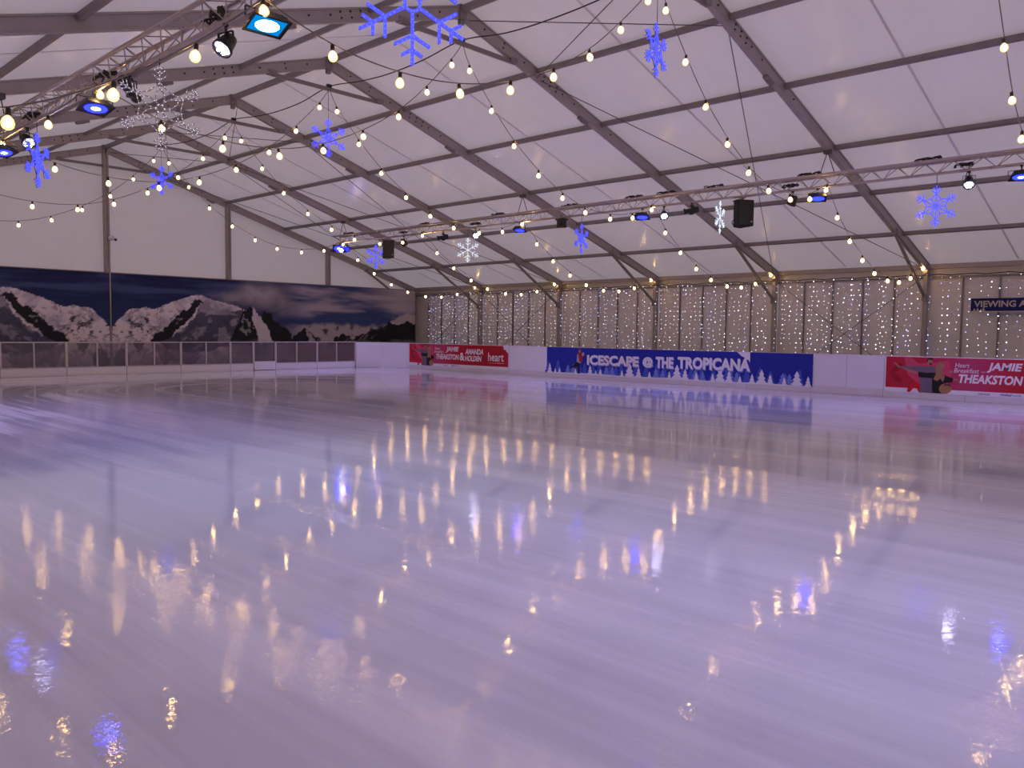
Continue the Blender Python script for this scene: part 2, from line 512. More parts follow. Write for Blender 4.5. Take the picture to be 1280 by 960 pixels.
# ---------------------------------------------------------------- gable wall (far end)
wb = struct(empty('wall_back'))
XS = [-HW, -10.05, -5.0, 0.0, 5.0, 10.05, HW]
def gz(x): return HR + (HE - HR) * abs(x) / HW
for a, b in zip(XS[:-1], XS[1:]):
    s = MB()
    ns, nz = 8, 8
    vs = []
    for i in range(ns + 1):
        x = a + (b - a) * i / ns
        for j in range(nz + 1):
            z = 3.70 + (gz(x) - 3.70 + 0.02) * j / nz
            vs.append((x, 0.13 + 0.02 * math.sin(PI * i / ns) * math.sin(PI * j / nz), z))
    fs = [(i * (nz + 1) + j, (i + 1) * (nz + 1) + j, (i + 1) * (nz + 1) + j + 1, i * (nz + 1) + j + 1) for i in range(ns) for j in range(nz)]
    s.add(vs, fs)
    s.obj('gable_sheet', GABLE, wb, True)
    e0, e1 = a - (0.25 if a < -15 else 0), b + (0.25 if b > 15 else 0)
    MB().box(((e0 + e1) / 2, 0.16, 1.79), (e1 - e0, 0.05, 3.82)).obj('lower_wall_panel', PANEL, wb)
for x in XS[1:-1]:
    p = MB()
    top = gz(x) - 0.18
    p.prof((x, 0, -0.1), (x, 0, top), [(-0.09, -0.10), (0.09, -0.10), (0.09, 0.10), (0.03, 0.10), (0.03, 0.075), (-0.03, 0.075), (-0.03, 0.10), (-0.09, 0.10)], (0, -1, 0))
    p.box((x, -0.09, 3.82), (0.14, 0.06, 0.2))
    p.obj('gable_post', ALU, wb)
MB().box((0, 0.02, 3.72), (2 * HW, 0.10, 0.07)).obj('gable_rail', ALU_D, wb)
for sgn in (1, -1): MB().box((sgn * 15.56, 0.08, 1.90), (0.10, 0.24, 4.04)).obj('corner_panel', PANEL, wb)
# near gable, behind the camera
wf = struct(empty('wall_front'))
s = MB()
s.add([(-HW, YF, -0.1), (HW, YF, -0.1), (HW, YF, HE), (0, YF, HR), (-HW, YF, HE)], [(4, 3, 2, 1, 0)])
s.obj('gable_sheet', GABLE, wf)

# ---------------------------------------------------------------- side walls
wr = struct(empty('wall_right'))
wl = struct(empty('wall_left'))
mp_ = MB()
mp_.box((0, 0, 1.74), (0.04, 0.965, 3.46))
mp_.box((-0.022, 0, 0.62), (0.01, 0.90, 0.9)); mp_.box((-0.022, 0, 2.5), (0.006, 0.90, 1.7))
mpanel = mp_.mesh('wall_panel', PANEL)
mpost = MB().box((-0.02, 0, 1.72), (0.07, 0.04, 3.48)).mesh('panel_post', ALU_D)
mval = MB().box((0, -BAY / 2, 3.66), (0.05, BAY, 0.36)).mesh('valance', VAL)
mrail = MB().box((-0.03, -BAY / 2, 3.46), (0.09, BAY, 0.06)).mesh('wall_rail', ALU_D)
for wall, sgn in ((wr, 1), (wl, -1)):
    for i in range(NB):
        for k in range(5):
            y = -i * BAY - 0.5 - k
            put('wall_panel', mpanel, wall, None, (sgn * 15.56, y, 0)).rotation_euler = (0, 0, 0 if sgn > 0 else PI)
            if k < 4: put('panel_post', mpost, wall, None, (sgn * 15.53, y - 0.5, 0)).rotation_euler = (0, 0, 0 if sgn > 0 else PI)
        put('valance', mval, wall, None, (sgn * 15.54, -i * BAY, 0))
        put('wall_rail', mrail, wall, None, (sgn * 15.54, -i * BAY, 0))

# ---------------------------------------------------------------- mountain backdrop (printed fabric)
def vnoise(x, y, seed=0):
    xi = np.floor(x).astype(np.int64); yi = np.floor(y).astype(np.int64)
    fx, fy = x - xi, y - yi
    fx = fx * fx * (3 - 2 * fx); fy = fy * fy * (3 - 2 * fy)
    def h(a, b):
        q = (a * 374761393 + b * 668265263 + seed * 982451653) & 0xffffffff
        q = ((q ^ (q >> 13)) * 1274126177) & 0xffffffff
        return ((q ^ (q >> 16)) & 0xffff) / 65535.0
    return (h(xi, yi) * (1 - fx) + h(xi + 1, yi) * fx) * (1 - fy) + (h(xi, yi + 1) * (1 - fx) + h(xi + 1, yi + 1) * fx) * fy
def fbm(x, y, o=4, seed=0):
    s_, a = 0, 0.5
    for k in range(o):
        s_ = s_ + a * vnoise(x * 2 ** k, y * 2 ** k, seed + k); a *= 0.5
    return s_ / (1 - 0.5 ** o)
def inpoly(px, pz, P_):
    ins = np.zeros(px.shape, bool)
    j = len(P_) - 1
    for i in range(len(P_)):
        xi, zi = P_[i]; xj, zj = P_[j]
        c = ((zi > pz) != (zj > pz)) & (px < (xj - xi) * (pz - zi) / (zj - zi + 1e-12) + xi)
        ins ^= c; j = i
    return ins
def sst(a, b, x):
    t = np.clip((x - a) / (b - a), 0, 1); return t * t * (3 - 2 * t)
def paint(x, z):
    c = np.zeros(x.shape + (3,))
    def over(col, al):
        al = np.asarray(al, float)[..., None]
        c[:] = c * (1 - al) + np.array(col) * al
    h = np.clip((z - 1.2) / 2.5, 0, 1)
    c[:] = np.array((0.032, 0.058, 0.20)) * (1 - h[..., None]) + np.array((0.016, 0.020, 0.095)) * h[..., None]
    st = fbm(x * 0.35 + z * 0.4, z * 3.2, 5, 3)
    over((0.10, 0.15, 0.38), 0.5 * sst(0.5, 0.75, st))
    rt = sst(7.0, 9.0, x)
    over((0.07, 0.11, 0.30), 0.6 * rt)
    st2 = fbm(x * 0.30 - z * 0.5, z * 2.6 + x * 0.12, 5, 9)
    over((0.58, 0.50, 0.60), rt * sst(0.36, 0.66, st2) * sst(1.75, 2.5, z) * 0.8)
    over((0.62, 0.50, 0.54), sst(11.0, 14.5, x) * sst(2.35, 3.1, z + 0.25 * (st2 - 0.5)) * 0.75)
    over((0.05, 0.10, 0.34), rt * sst(0.12, 0.0, np.abs(z - 2.05 + 0.03 * (x - 12)) ) * 0.5)
    wx = x + 0.34 * (fbm(x * 4, z * 4, 5, 21) - 0.5); wz = z + 0.36 * (fbm(x * 4.3, z * 4.3, 5, 31) - 0.5)
    fine = fbm(x * 5, z * 6, 4, 41); mid = fbm(x * 1.8, z * 2.0, 4, 51)
    # distant cloud sea and peaks on the right
    cl = fbm(x * 1.6, z * 2.6, 5, 61)
    over((0.52, 0.45, 0.52), rt * sst(1.98, 1.70, z + 0.5 * (cl - 0.5)))
    over((0.06, 0.06, 0.10), rt * (sst(1.86, 1.74, z + 0.35 * (fine - 0.5)) * sst(0.50, 0.62, fbm(x * 2.4, z * 3.4, 4, 71))))
    # snow massif
    ridge = [(0.0, 1.55), (0.3, 1.93), (0.66, 2.33), (1.12, 2.38), (1.35, 2.42), (1.59, 2.36), (1.9, 2.44), (2.07, 2.54), (2.35, 2.68), (2.57, 2.75), (3.08, 2.92),
             (3.42, 3.02), (3.76, 2.96), (4.01, 2.85), (4.6, 2.72), (5.2, 2.62), (6.0, 2.3), (6.0, 0.0), (0.0, 0.0)]
    mass = inpoly(x + 0.4 * (wx - x), z + 0.25 * (wz - z), ridge)
    over((0.90, 0.80, 0.90), mass * 1.0)
    sh = fbm(x * 2.2 + z * 2.5, z * 1.2 - x * 0.6, 4, 81)
    over((0.40, 0.36, 0.50), mass * sst(0.45, 0.7, sh) * 0.6)
    over((0.05, 0.048, 0.075), mass * sst(0.585, 0.64, fbm(x * 6 + 2.5 * z, z * 9, 4, 91)) * sst(0.9, 1.5, z) * sst(2.2, 1.95, z) * sst(2.3, 1.3, x) * 0.95)
    over((0.20, 0.18, 0.26), mass * sst(0.60, 0.66, fbm(x * 9 - 4 * z, z * 7, 3, 95)) * 0.6)
    # navy shadow side
    sd_ = inpoly(wx, wz, [(3.75, 2.85), (4.3, 2.45), (5.6, 2.45), (5.8, 1.8), (5.2, 1.0), (3.6, 0.6), (2.1, 0.75), (1.9, 1.2), (2.6, 1.35), (3.2, 1.95)])
    over((0.055, 0.060, 0.135), sd_ * 0.93)
    over((0.42, 0.38, 0.50), sd_ * sst(0.55, 0.72, fbm(x * 2 + z, z * 4 - x * 1.5, 4, 101)) * 0.75)
    over((0.50, 0.46, 0.58), inpoly(wx, wz, [(3.4, 2.85), (3.9, 2.8), (4.9, 2.45), (5.3, 2.25), (4.2, 2.1), (3.7, 2.3)]) * (0.35 + 0.5 * mid))
    over((0.46, 0.42, 0.52), inpoly(wx, wz, [(4.4, 1.7), (4.75, 1.75), (4.9, 1.0), (4.3, 1.0)]) * 0.5)
    # black rock band
    bd = inpoly(wx, wz, [(3.55, 2.88), (3.05, 2.45), (2.75, 2.2), (2.2, 1.65), (1.62, 1.42), (1.52, 1.12), (2.1, 1.08), (2.5, 1.45), (3.0, 1.85), (3.25, 2.3), (3.72, 2.75)])
    over((0.022, 0.022, 0.032), bd * sst(0.20, 0.5, fine + 0.2))
    # cloud trailing off the summit
    bl = np.exp(-(((x - 6.3) / 0.95) ** 2 + ((z - 3.12) / 0.42) ** 2)) * 1.25
    over((0.62, 0.54, 0.62), np.clip(bl * (0.35 + 1.0 * fbm(x * 1.4, z * 2.0, 4, 111)), 0, 0.95))
    bl2 = np.exp(-(((x - 5.0) / 0.8) ** 2 + ((z - 2.95) / 0.22) ** 2))
    over((0.42, 0.37, 0.46), np.clip(bl2 * fbm(x * 2.5, z * 4, 4, 121) * 1.3, 0, 0.8))
    bl3 = np.exp(-(((x - 7.2) / 0.6) ** 2 + ((z - 2.75) / 0.5) ** 2))
    over((0.46, 0.40, 0.47), np.clip(bl3 * fbm(x * 2, z * 3, 4, 131) * 1.2, 0, 0.7))
    # dark peaks right of the cloud
    p1 = inpoly(wx, wz, [(5.85, 2.6), (5.45, 2.2), (5.2, 1.75), (4.9, 1.0), (6.9, 0.9), (6.8, 1.6), (6.3, 2.15)])
    over((0.020, 0.022, 0.030), p1)
    over((0.40, 0.36, 0.44), p1 * inpoly(wx, wz, [(5.6, 2.2), (5.35, 1.6), (5.7, 1.3), (6.05, 1.6)]) * sst(0.45, 0.58, fine) * 0.8)
    p2 = inpoly(wx, wz, [(6.55, 2.42), (6.95, 2.2), (7.4, 1.75), (7.75, 1.5), (8.1, 1.05), (6.5, 0.95), (6.5, 1.5), (6.3, 2.0)])
    over((0.018, 0.020, 0.026), p2)
    sn = inpoly(wx, wz, [(5.85, 2.62), (6.3, 2.2), (6.72, 1.62), (6.95, 1.0), (6.15, 0.95), (6.2, 1.4), (5.95, 2.05)])
    over((0.78, 0.70, 0.80), sn * 0.95)
    p3 = inpoly(wx, wz, [(8.05, 1.35), (8.35, 1.6), (8.62, 1.72), (8.95, 1.45), (9.4, 1.0), (7.9, 1.0)])
    over((0.020, 0.022, 0.030), p3)
    over((0.55, 0.50, 0.58), inpoly(wx, wz, [(8.62, 1.72), (8.9, 1.4), (9.3, 1.0), (8.95, 1.0), (8.7, 1.35)]) * 0.75)
    # right rock mass with piled cloud on top
    cu = sst(0.0, 0.16, (1.35 + 1.15 * sst(11.9, 14.8, x) + 0.22 * (fbm(x * 3, z * 3, 4, 141) - 0.3)) - z) * sst(10.8, 11.9, x)
    over((0.76, 0.63, 0.64), cu * (0.55 + 0.45 * cl))
    rm = inpoly(wx, wz, [(10.2, 1.2), (10.7, 1.38), (11.2, 1.2), (11.9, 1.45), (12.6, 1.62), (13.0, 1.75), (13.6, 2.0), (14.0, 1.9), (14.5, 2.08), (15.5, 1.98), (15.5, 0.8), (10.2, 0.9)])
    over((0.018, 0.018, 0.026), rm)
    over((0.30, 0.26, 0.30), rm * sst(0.62, 0.7, fbm(x * 4 - z * 4, z * 3, 3, 151)) * 0.5 * sst(13.6, 12.6, x))
    # mist along the foot
    over((0.34, 0.30, 0.36), sst(1.15, 0.8, z + 0.4 * (cl - 0.5)) * sst(4.2, 5.6, x) * 0.9)
    over((0.30, 0.26, 0.33), (sst(0.75, 0.2, z)) * sst(5.5, 4.0, x) * 0.6)
    over((0.07, 0.06, 0.07), inpoly(wx, wz, [(0.85, 1.15), (1.15, 1.15), (1.2, 0.75), (0.95, 0.6), (0.8, 0.8)]) * 0.9)
    over((0.09, 0.08, 0.09), inpoly(wx, wz, [(0.05, 0.4), (0.25, 0.75), (0.5, 0.85), (0.75, 0.5), (0.7, 0.1), (0.05, 0.1)]) * 0.85)
    over((0.045, 0.05, 0.10), inpoly(wx, wz, [(1.55, 1.1), (2.2, 0.9), (2.9, 0.95), (3.6, 0.5), (3.2, 0.1), (1.9, 0.2)]) * 0.6)
    return np.clip(c, 0, 1)
ALUL = simple('pale_aluminium_trim', (0.55, 0.50, 0.52), 0.4, 0.4)
PRT = painted('printed_mountain_fabric')
def backdrop(sgn, label):
    nx, nz = 420, 104
    xs = np.linspace(0.045, 15.22, nx); zs = np.linspace(0.05, 3.70, nz)
    X, Z = np.meshgrid(xs, zs, indexing='ij')
    colr = paint(X, Z)
    Yv = -0.27 + 0.012 * np.sin(X * 5.1 + 0.5 * np.sin(Z * 2)) + 0.006 * np.sin(X * 13)
    co = np.stack([sgn * X, Yv, Z], -1).reshape(-1, 3)
    idx = np.arange(nx * nz).reshape(nx, nz)
    q = np.stack([idx[:-1, :-1], idx[1:, :-1], idx[1:, 1:], idx[:-1, 1:]], -1).reshape(-1, 4)
    if sgn < 0: q = q[:, ::-1]
    me = bpy.data.meshes.new('mountain_backdrop')
    me.from_pydata(co.tolist(), [], q.tolist())
    at = me.color_attributes.new('print', 'FLOAT_COLOR', 'POINT')
    at.data.foreach_set('color', np.concatenate([colr.reshape(-1, 3), np.ones((nx * nz, 1))], 1).astype(np.float32).ravel())
    me.polygons.foreach_set('use_smooth', [True] * len(me.polygons))
    me.materials.append(PRT)
    root = tag(empty('mountain_backdrop', (0, 0, 0)), label, 'backdrop', 'printed mountain backdrops on the gable wall')
    put('printed_fabric', me, root)
    MB().tube([(sgn * 0.05, -0.24, 3.71), (sgn * 15.2, -0.24, 3.71)], 0.02, 6).obj('hem_pole', ALU_D, root)
    if sgn > 0: MB().tube([(0, -0.26, 0.05), (0, -0.26, 3.72)], 0.022, 8).obj('post_stand_in', ALUL, root)  # pale pole added in the gap, standing in for the shaded gable post behind
    return root
backdrop(1, 'mountain backdrop with dark peak and clouds, right of the thin centre gap')
backdrop(-1, 'mirrored mountain backdrop with snowy slope, left of the thin centre gap')

# ---------------------------------------------------------------- rink barriers
BX, BH = 10.133, 1.09
rb = tag(empty('rink_barrier', (BX, -5.99, 0)), 'white rink barrier of plain panels along the light curtain wall', 'barrier')
bp = MB(); bp.box((0.03, -0.49, 0.55), (0.06, 0.972, 1.06)); bp.box((0.03, -0.49, 1.085), (0.075, 0.978, 0.02))
bpm = bp.mesh('board_panel', BOARD)
kp = MB(); kp.box((-0.008, -0.98, 0.10), (0.016, 1.95, 0.20)); kpm = kp.mesh('kick_plate', KICK)
for k in range(30):
    put('board_panel', bpm, rb, None, (0, -0.98 * k, 0))
    if k % 2 == 0: put('kick_plate', kpm, rb, None, (0, -0.98 * k, 0))
ALUL = simple('pale_aluminium_trim', (0.55, 0.50, 0.52), 0.4, 0.4)
eb = tag(empty('rink_barrier', (0, -4.1, 0)), 'glazed rink barrier with clear panels in front of the mountain backdrop', 'barrier')
SP = 0.96
NL = -10
mpx = MB().box((SP / 2, 0.03, 0.70), (SP - 0.06, 0.012, 0.80)).mesh('clear_panel', PX)
mk = MB().box((SP, 0.03, 0.14), (2 * SP - 0.02, 0.06, 0.28)).mesh('kick_board', BOARD)
mtr = MB().box((SP / 2, 0.03, 1.105), (SP - 0.02, 0.05, 0.04)).mesh('top_rail', ALUL)
mbr = MB().box((SP / 2, 0.025, 0.30), (SP - 0.02, 0.06, 0.03)).mesh('bottom_rail', ALUL)
mpo = MB().box((0, 0.02, 0.70), (0.045, 0.06, 0.84)).mesh('post', ALUL)
mpw = MB().box((0, 0.02, 0.70), (0.08, 0.07, 0.85)).mesh('post', ALUL)
xe = [-4.77 + SP * k for k in range(NL + 4, 14)]
for k in range(-7, 14):
    x = -4.77 + SP * k
    gate = (k == 9)
    put('clear_panel', mpx, eb, None, (x, 0, 0)); put('top_rail', mtr, eb, None, (x, 0, 0)); put('bottom_rail', mbr, eb, None, (x, 0, -0.03 if not gate else 0.04))
    put('post', mpw if k % 2 == 0 or k in (9,) else mpo, eb, None, (x, 0, 0))
    if k % 2 == 0 and k < 14 and k != 8:
        put('kick_board', mk, eb, None, (x, 0, 0))
hk = MB().box((SP / 2, 0.03, 0.14), (SP - 0.02, 0.06, 0.28)).mesh('kick_board', BOARD)
put('kick_board', hk, eb, None, (-4.77 + SP * 8, 0, 0))
gt = MB().box((SP / 2, 0.0, 0.19), (SP - 0.05, 0.05, 0.30)); gt.box((SP / 2, -0.02, 0.03), (SP - 0.05, 0.03, 0.02))
put('gate_panel', gt.mesh('gate_panel', BOARD), eb, None, (-4.77 + SP * 9, 0, 0))
put('post', mpw, eb, None, (-4.77 + SP * 14, 0, 0))
cb = tag(empty('rink_barrier', (9.7, -4.6, 0)), 'solid white corner barrier of two angled panels beside the clear panels', 'barrier')
cp = [(8.70, -4.1), (9.72, -4.58), (10.133, -5.97)]
for a, b in zip(cp[:-1], cp[1:]):
    q = MB()
    va, vb = Vector((a[0] - 9.7, a[1] + 4.6, 0)), Vector((b[0] - 9.7, b[1] + 4.6, 0))
    d = (vb - va).normalized(); nn = Vector((-d.y, d.x, 0))
    q.bar(va + nn * 0.03 + Vector((0, 0, 0.55)), vb + nn * 0.03 + Vector((0, 0, 0.55)), 0.06, 1.10)
    q.obj('board_panel', BOARD, cb)

# ---------------------------------------------------------------- lettering
def text_mesh(txt, mat_, x0, z0, x1, z1, y, bold=0.02, shear=0.0, depth=0.002):
    cu = bpy.data.curves.new('t', 'FONT')
    cu.body = txt; cu.size = 1.0; cu.offset = bold; cu.shear = shear; cu.resolution_u = 3
    o = bpy.data.objects.new('t', cu)
    COL.objects.link(o)
    dg = bpy.context.evaluated_depsgraph_get()
    me = bpy.data.meshes.new_from_object(o.evaluated_get(dg))
    bpy.data.objects.remove(o); bpy.data.curves.remove(cu)
    n = len(me.vertices)
    co = np.zeros(n * 3, np.float32); me.vertices.foreach_get('co', co); co = co.reshape(-1, 3)
    lo, hi = co.min(0), co.max(0)
    s_ = np.zeros_like(co)
    s_[:, 0] = x0 + (co[:, 0] - lo[0]) / (hi[0] - lo[0]) * (x1 - x0)
    s_[:, 2] = z0 + (co[:, 1] - lo[1]) / (hi[1] - lo[1]) * (z1 - z0)
    s_[:, 1] = y
    me.vertices.foreach_set('co', s_.ravel())
    me.materials.clear(); me.materials.append(mat_)
    me.update(); me.name = 'lettering'
    return me
def letter(parent, *a, **k):
    return put('lettering', text_mesh(*a, **k), parent)

SKIN = flat('skin_print', (0.40, 0.18, 0.13)); HAIRD = flat('dark_hair_print', (0.03, 0.02, 0.02)); HAIRL = flat('blonde_hair_print', (0.34, 0.17, 0.09))
SWEAT = flat('mauve_sweater_print', (0.17, 0.12, 0.17)); BDRESS = flat('black_dress_print', (0.015, 0.012, 0.015)); REDP = flat('bright_red_print', (0.60, 0.01, 0.02))
PINK = flat('pink_print', (0.62, 0.06, 0.13)); DRED = flat('deep_red_print', (0.36, 0.008, 0.02)); DARKT = flat('dark_text_print', (0.08, 0.06, 0.12)); LAV = flat('lavender_shadow_print', (0.36, 0.34, 0.62))
MIDB = flat('mid_blue_print', (0.055, 0.10, 0.48)); PALEB = flat('pale_blue_print', (0.16, 0.22, 0.60)); JACKR = flat('red_jacket_print', (0.36, 0.02, 0.03)); GREYP = flat('grey_print', (0.35, 0.33, 0.36))
def ell(cx, cz, a, b, n=14, rot=0.0):
    o = []
    for k in range(n):
        t = 2 * PI * k / n
        x, z = a * math.cos(t), b * math.sin(t)
        o.append((cx + x * math.cos(rot) - z * math.sin(rot), cz + x * math.sin(rot) + z * math.cos(rot)))
    return o
def red_banner(y0, label):
    b = tag(empty('banner', (BX - 0.022, y0, 0), -PI / 2), label, 'banner', 'red advertising banners on the rink barrier')
    q = MB(); q.box((2.945, 0, 0.625), (5.89, 0.008, 0.93)); q.obj('white_sheet', WHITE, b)
    n = 60
    me = bpy.data.meshes.new('red_field')
    vs = []; col = []
    for i in range(n + 1):
        x = 0.01 + 5.87 * i / n
        for z in (0.27, 1.075):
            vs.append((x, -0.006, z))
            k = math.exp(-((x - 1.9) / 0.75) ** 2) * 0.75 + math.exp(-((x - 0.35) / 0.3) ** 2) * 0.1
            c0 = np.array((0.50, 0.012, 0.03)); c1 = np.array((0.46, 0.055, 0.16))
            c = c0 * (1 - k) + c1 * k
            if x > 2.6: c = c * (1 - 0.18 * sst(2.6, 4.5, np.array(x)))
            col += [*c, 1.0]
    fs = [(2 * i, 2 * i + 2, 2 * i + 3, 2 * i + 1) for i in range(n)]
    me.from_pydata(vs, [], fs)
    at = me.color_attributes.new('print', 'FLOAT_COLOR', 'POINT'); at.data.foreach_set('color', col)
    me.materials.append(REDGRAD); put('red_field', me, b)
    # big faded heart outline and smoke behind the dancers
    h = MB()
    for sgn in (1, -1):
        h.poly([(0.10, 0.66), (0.22, 0.80 if sgn > 0 else 0.48), (0.34, 0.93 if sgn > 0 else 0.38), (0.44, 0.86 if sgn > 0 else 0.46), (0.36, 0.74 if sgn > 0 else 0.55), (0.22, 0.66)], -0.0075)
    h.obj('heart_shape', DRED, b)
    h = MB(); h.poly([(0.45, 1.07), (0.62, 1.07), (0.80, 0.92), (1.25, 0.95), (1.5, 1.02), (1.6, 0.7), (1.45, 0.4), (0.8, 0.4), (0.55, 0.62)], -0.0078)
    h.obj('pink_smoke', PINK, b)
    # two dancers
    h = MB()
    h.poly([(0.55, 0.17), (0.57, 0.30), (0.66, 0.42), (0.80, 0.42), (0.98, 0.25), (1.02, 0.17), (0.84, 0.17), (0.78, 0.27), (0.70, 0.27), (0.63, 0.17)], -0.0085)
    h.obj('red_ribbon', REDP, b)
    h = MB()
    h.poly([(0.33, 0.83), (0.36, 0.79), (0.80, 0.72), (0.86, 0.50), (0.86, 0.17), (1.20, 0.17), (1.28, 0.60), (1.26, 0.83), (1.12, 0.86), (0.95, 0.85)], -0.009)
    h.obj('mauve_sweater', SWEAT, b)
    h = MB()
    h.poly([(0.20, 0.92), (0.23, 0.93), (0.37, 0.81), (0.34, 0.78)], -0.0095)
    h.poly(ell(1.07, 0.965, 0.062, 0.095), -0.0098)
    h.poly([(0.40, 0.78), (0.42, 0.80), (0.80, 0.69), (0.80, 0.65), (0.62, 0.68)], -0.0098)
    h.poly([(1.50, 0.72), (1.52, 0.74), (1.62, 0.76), (1.62, 0.73), (1.55, 0.69)], -0.0098)
    h.poly([(1.62, 0.58), (1.72, 0.54), (1.75, 0.50), (1.62, 0.53)], -0.0098)
    h.obj('skin', SKIN, b)
    h = MB(); h.poly([(1.0, 0.98), (1.02, 1.05), (1.10, 1.075), (1.15, 1.04), (1.13, 1.01), (1.04, 1.02), (1.02, 0.95)], -0.0105)
    h.poly([(1.06, 0.90), (1.08, 0.94), (1.13, 0.93), (1.10, 0.87)], -0.0105); h.obj('dark_hair', HAIRD, b)
    h = MB()
    h.poly([(0.80, 0.70), (0.82, 0.56), (1.14, 0.55), (1.16, 0.17), (1.42, 0.17), (1.46, 0.45), (1.60, 0.46), (1.64, 0.56), (1.48, 0.62), (1.30, 0.70), (1.0, 0.68)], -0.011)
    h.obj('black_dress', BDRESS, b)
    h = MB(); h.poly(ell(1.375, 0.86, 0.05, 0.075), -0.0115); h.obj('face', SKIN, b)
    h = MB()
    h.poly([(1.24, 0.90), (1.30, 0.97), (1.40, 0.965), (1.42, 0.92), (1.34, 0.92), (1.36, 0.75), (1.44, 0.60), (1.40, 0.46), (1.33, 0.55), (1.27, 0.48), (1.17, 0.52), (1.22, 0.65), (1.21, 0.8)], -0.012)
    h.obj('blonde_hair', HAIRL, b)
    h = MB(); h.poly(ell(1.46, 0.30, 0.15, 0.13, 16, 0.3), -0.0122); h.poly(ell(1.52, 0.36, 0.07, 0.06), -0.0125); h.obj('brown_dog_shape', flat('tan_print', (0.38, 0.19, 0.09)), b)
    h = MB(); h.poly([(1.42, 0.36), (1.44, 0.42), (1.56, 0.42), (1.6, 0.34), (1.50, 0.38)], -0.013); h.obj('brown_cap', flat('brown_print', (0.14, 0.06, 0.03)), b)
    # words
    y = -0.0086
    letter(b, 'Heart', WHITE, 1.66, 0.845, 1.985, 0.955, y, 0.0, 0.2)
    letter(b, 'Breakfast', WHITE, 1.64, 0.715, 2.20, 0.825, y, 0.0, 0.2)
    letter(b, 'with', WHITE, 2.24, 0.735, 2.34, 0.765, y, 0.0, 0.2)
    letter(b, 'JAMIE', WHITE, 2.37, 0.74, 3.12, 0.985, y, 0.035, 0.2)
    letter(b, 'THEAKSTON', WHITE, 1.75, 0.46, 3.14, 0.68, y, 0.035, 0.2)
    letter(b, '&', WHITE, 3.18, 0.44, 3.46, 0.76, y, 0.035, 0.0)
    letter(b, 'AMANDA', WHITE, 3.50, 0.70, 4.53, 0.92, y, 0.035, 0.2)
    letter(b, 'HOLDEN', WHITE, 3.48, 0.43, 4.44, 0.65, y, 0.035, 0.2)
    letter(b, 'heart', WHITE, 4.80, 0.47, 5.64, 0.80, y, 0.012, 0.0)
    letter(b, 'turn up the feel good', WHITE, 4.83, 0.375, 5.66, 0.425, y, 0.0, 0.0)
    letter(b, 'DAB RADIO', DARKT, 2.20, 0.19, 2.46, 0.235, y, 0.01, 0.0)
    letter(b, 'global', DARKT, 2.66, 0.175, 2.92, 0.25, y, 0.02, 0.15)
    letter(b, 'PLAYER', DARKT, 2.94, 0.19, 3.12, 0.23, y, 0.0, 0.0)
    h = MB(); h.poly([(5.60, 1.077), (5.885, 1.077), (5.885, 0.78), (5.78, 0.86), (5.75, 0.94), (5.66, 0.92)], -0.0088); h.obj('torn_white_corner', WHITE, b)
    return b
REDGRAD = painted('graded_red_print', 'print', 0.6)
red_banner(-6.0, 'red banner hung on the far end of the barrier, five lines of names')
red_banner(-25.64, 'red banner cut by the right picture edge, hung below the viewing sign')
def tree(m_, x, z0, h, w, y):
    """jagged fir silhouette"""
    L_ = []
    n = 3
    for k in range(n):
        zt = z0 + h * (0.98 - 0.28 * k); zb = z0 + h * (0.62 - 0.28 * k)
        ww = w * (0.45 + 0.28 * k)
        if k == 0: L_.append((0, zt + 0.02 * h))
        L_.append((ww / 2, zb + 0.04 * h)); L_.append((ww * 0.28, zb))
    R__ = [(x + a, b) for a, b in L_]; Lf = [(x - a, b) for a, b in reversed(L_[1:])]
    base = [(x + w * 0.45, z0), (x - w * 0.45, z0)]
    m_.poly(R__ + base + Lf, y)
bb = tag(empty('banner', (BX - 0.022, -13.81, 0), -PI / 2), 'long royal blue banner with white fir trees and the name of the rink', 'banner')
MB().box((4.94, 0, 0.615), (9.86, 0.008, 0.94)).obj('blue_sheet', BLUE, bb)
rs = random.Random(5)
tm = MB(); x = 0.1
while x < 9.8:
    tree(tm, x, 0.15, rs.uniform(0.36, 0.52), rs.uniform(0.28, 0.42), -0.006); x += rs.uniform(0.22, 0.5)
tm.obj('dark_fir_print', MIDB, bb, kind='stuff')
tm = MB(); x = 0.6
for x in (1.0, 1.25, 2.7, 2.95, 4.7, 4.95, 6.15, 6.4, 7.35, 7.55, 9.0, 9.2):
    if x > 9.75: break
    tree(tm, x, 0.15, rs.uniform(0.30, 0.40), rs.uniform(0.26, 0.36), -0.0075)
tm.obj('pale_fir_print', PALEB, bb, kind='stuff')
tm = MB()
tl = [(0.16, .36, .24), (0.42, .18, .14), (0.62, .2, .16), (1.35, .2, .18), (2.0, .34, .24), (2.25, .18, .12), (2.45, .22, .2), (3.35, .22, .16), (3.66, .48, .4), (4.02, .34, .26), (4.45, .22, .16),
      (5.2, .26, .16), (5.48, .48, .4), (5.78, .36, .28), (6.18, .26, .2), (6.75, .26, .18), (7.0, .46, .36), (7.3, .36, .26), (7.66, .22, .16), (8.05, .3, .22), (8.35, .44, .34), (8.62, .3, .22), (9.05, .24, .18), (9.42, .44, .36), (9.75, .30, .2)]
for x, h_, w_ in tl: tree(tm, x, 0.15, h_, w_, -0.009)
tm.poly([(0.02, 0.145), (9.86, 0.145), (9.86, 0.165), (8.4, 0.19), (6.6, 0.17), (5.2, 0.19), (3.5, 0.17), (2.2, 0.20), (0.02, 0.18)], -0.0088)
tm.obj('white_fir_print', WHITE, bb, kind='stuff')
tm = MB(); tm.poly([(7.55, 1.083), (7.97, 1.083), (7.97, 0.78), (7.9, 0.88), (7.84, 0.82), (7.78, 0.93), (7.7, 0.96)], -0.009)
tm.obj('hanging_snow_print', WHITE, bb)
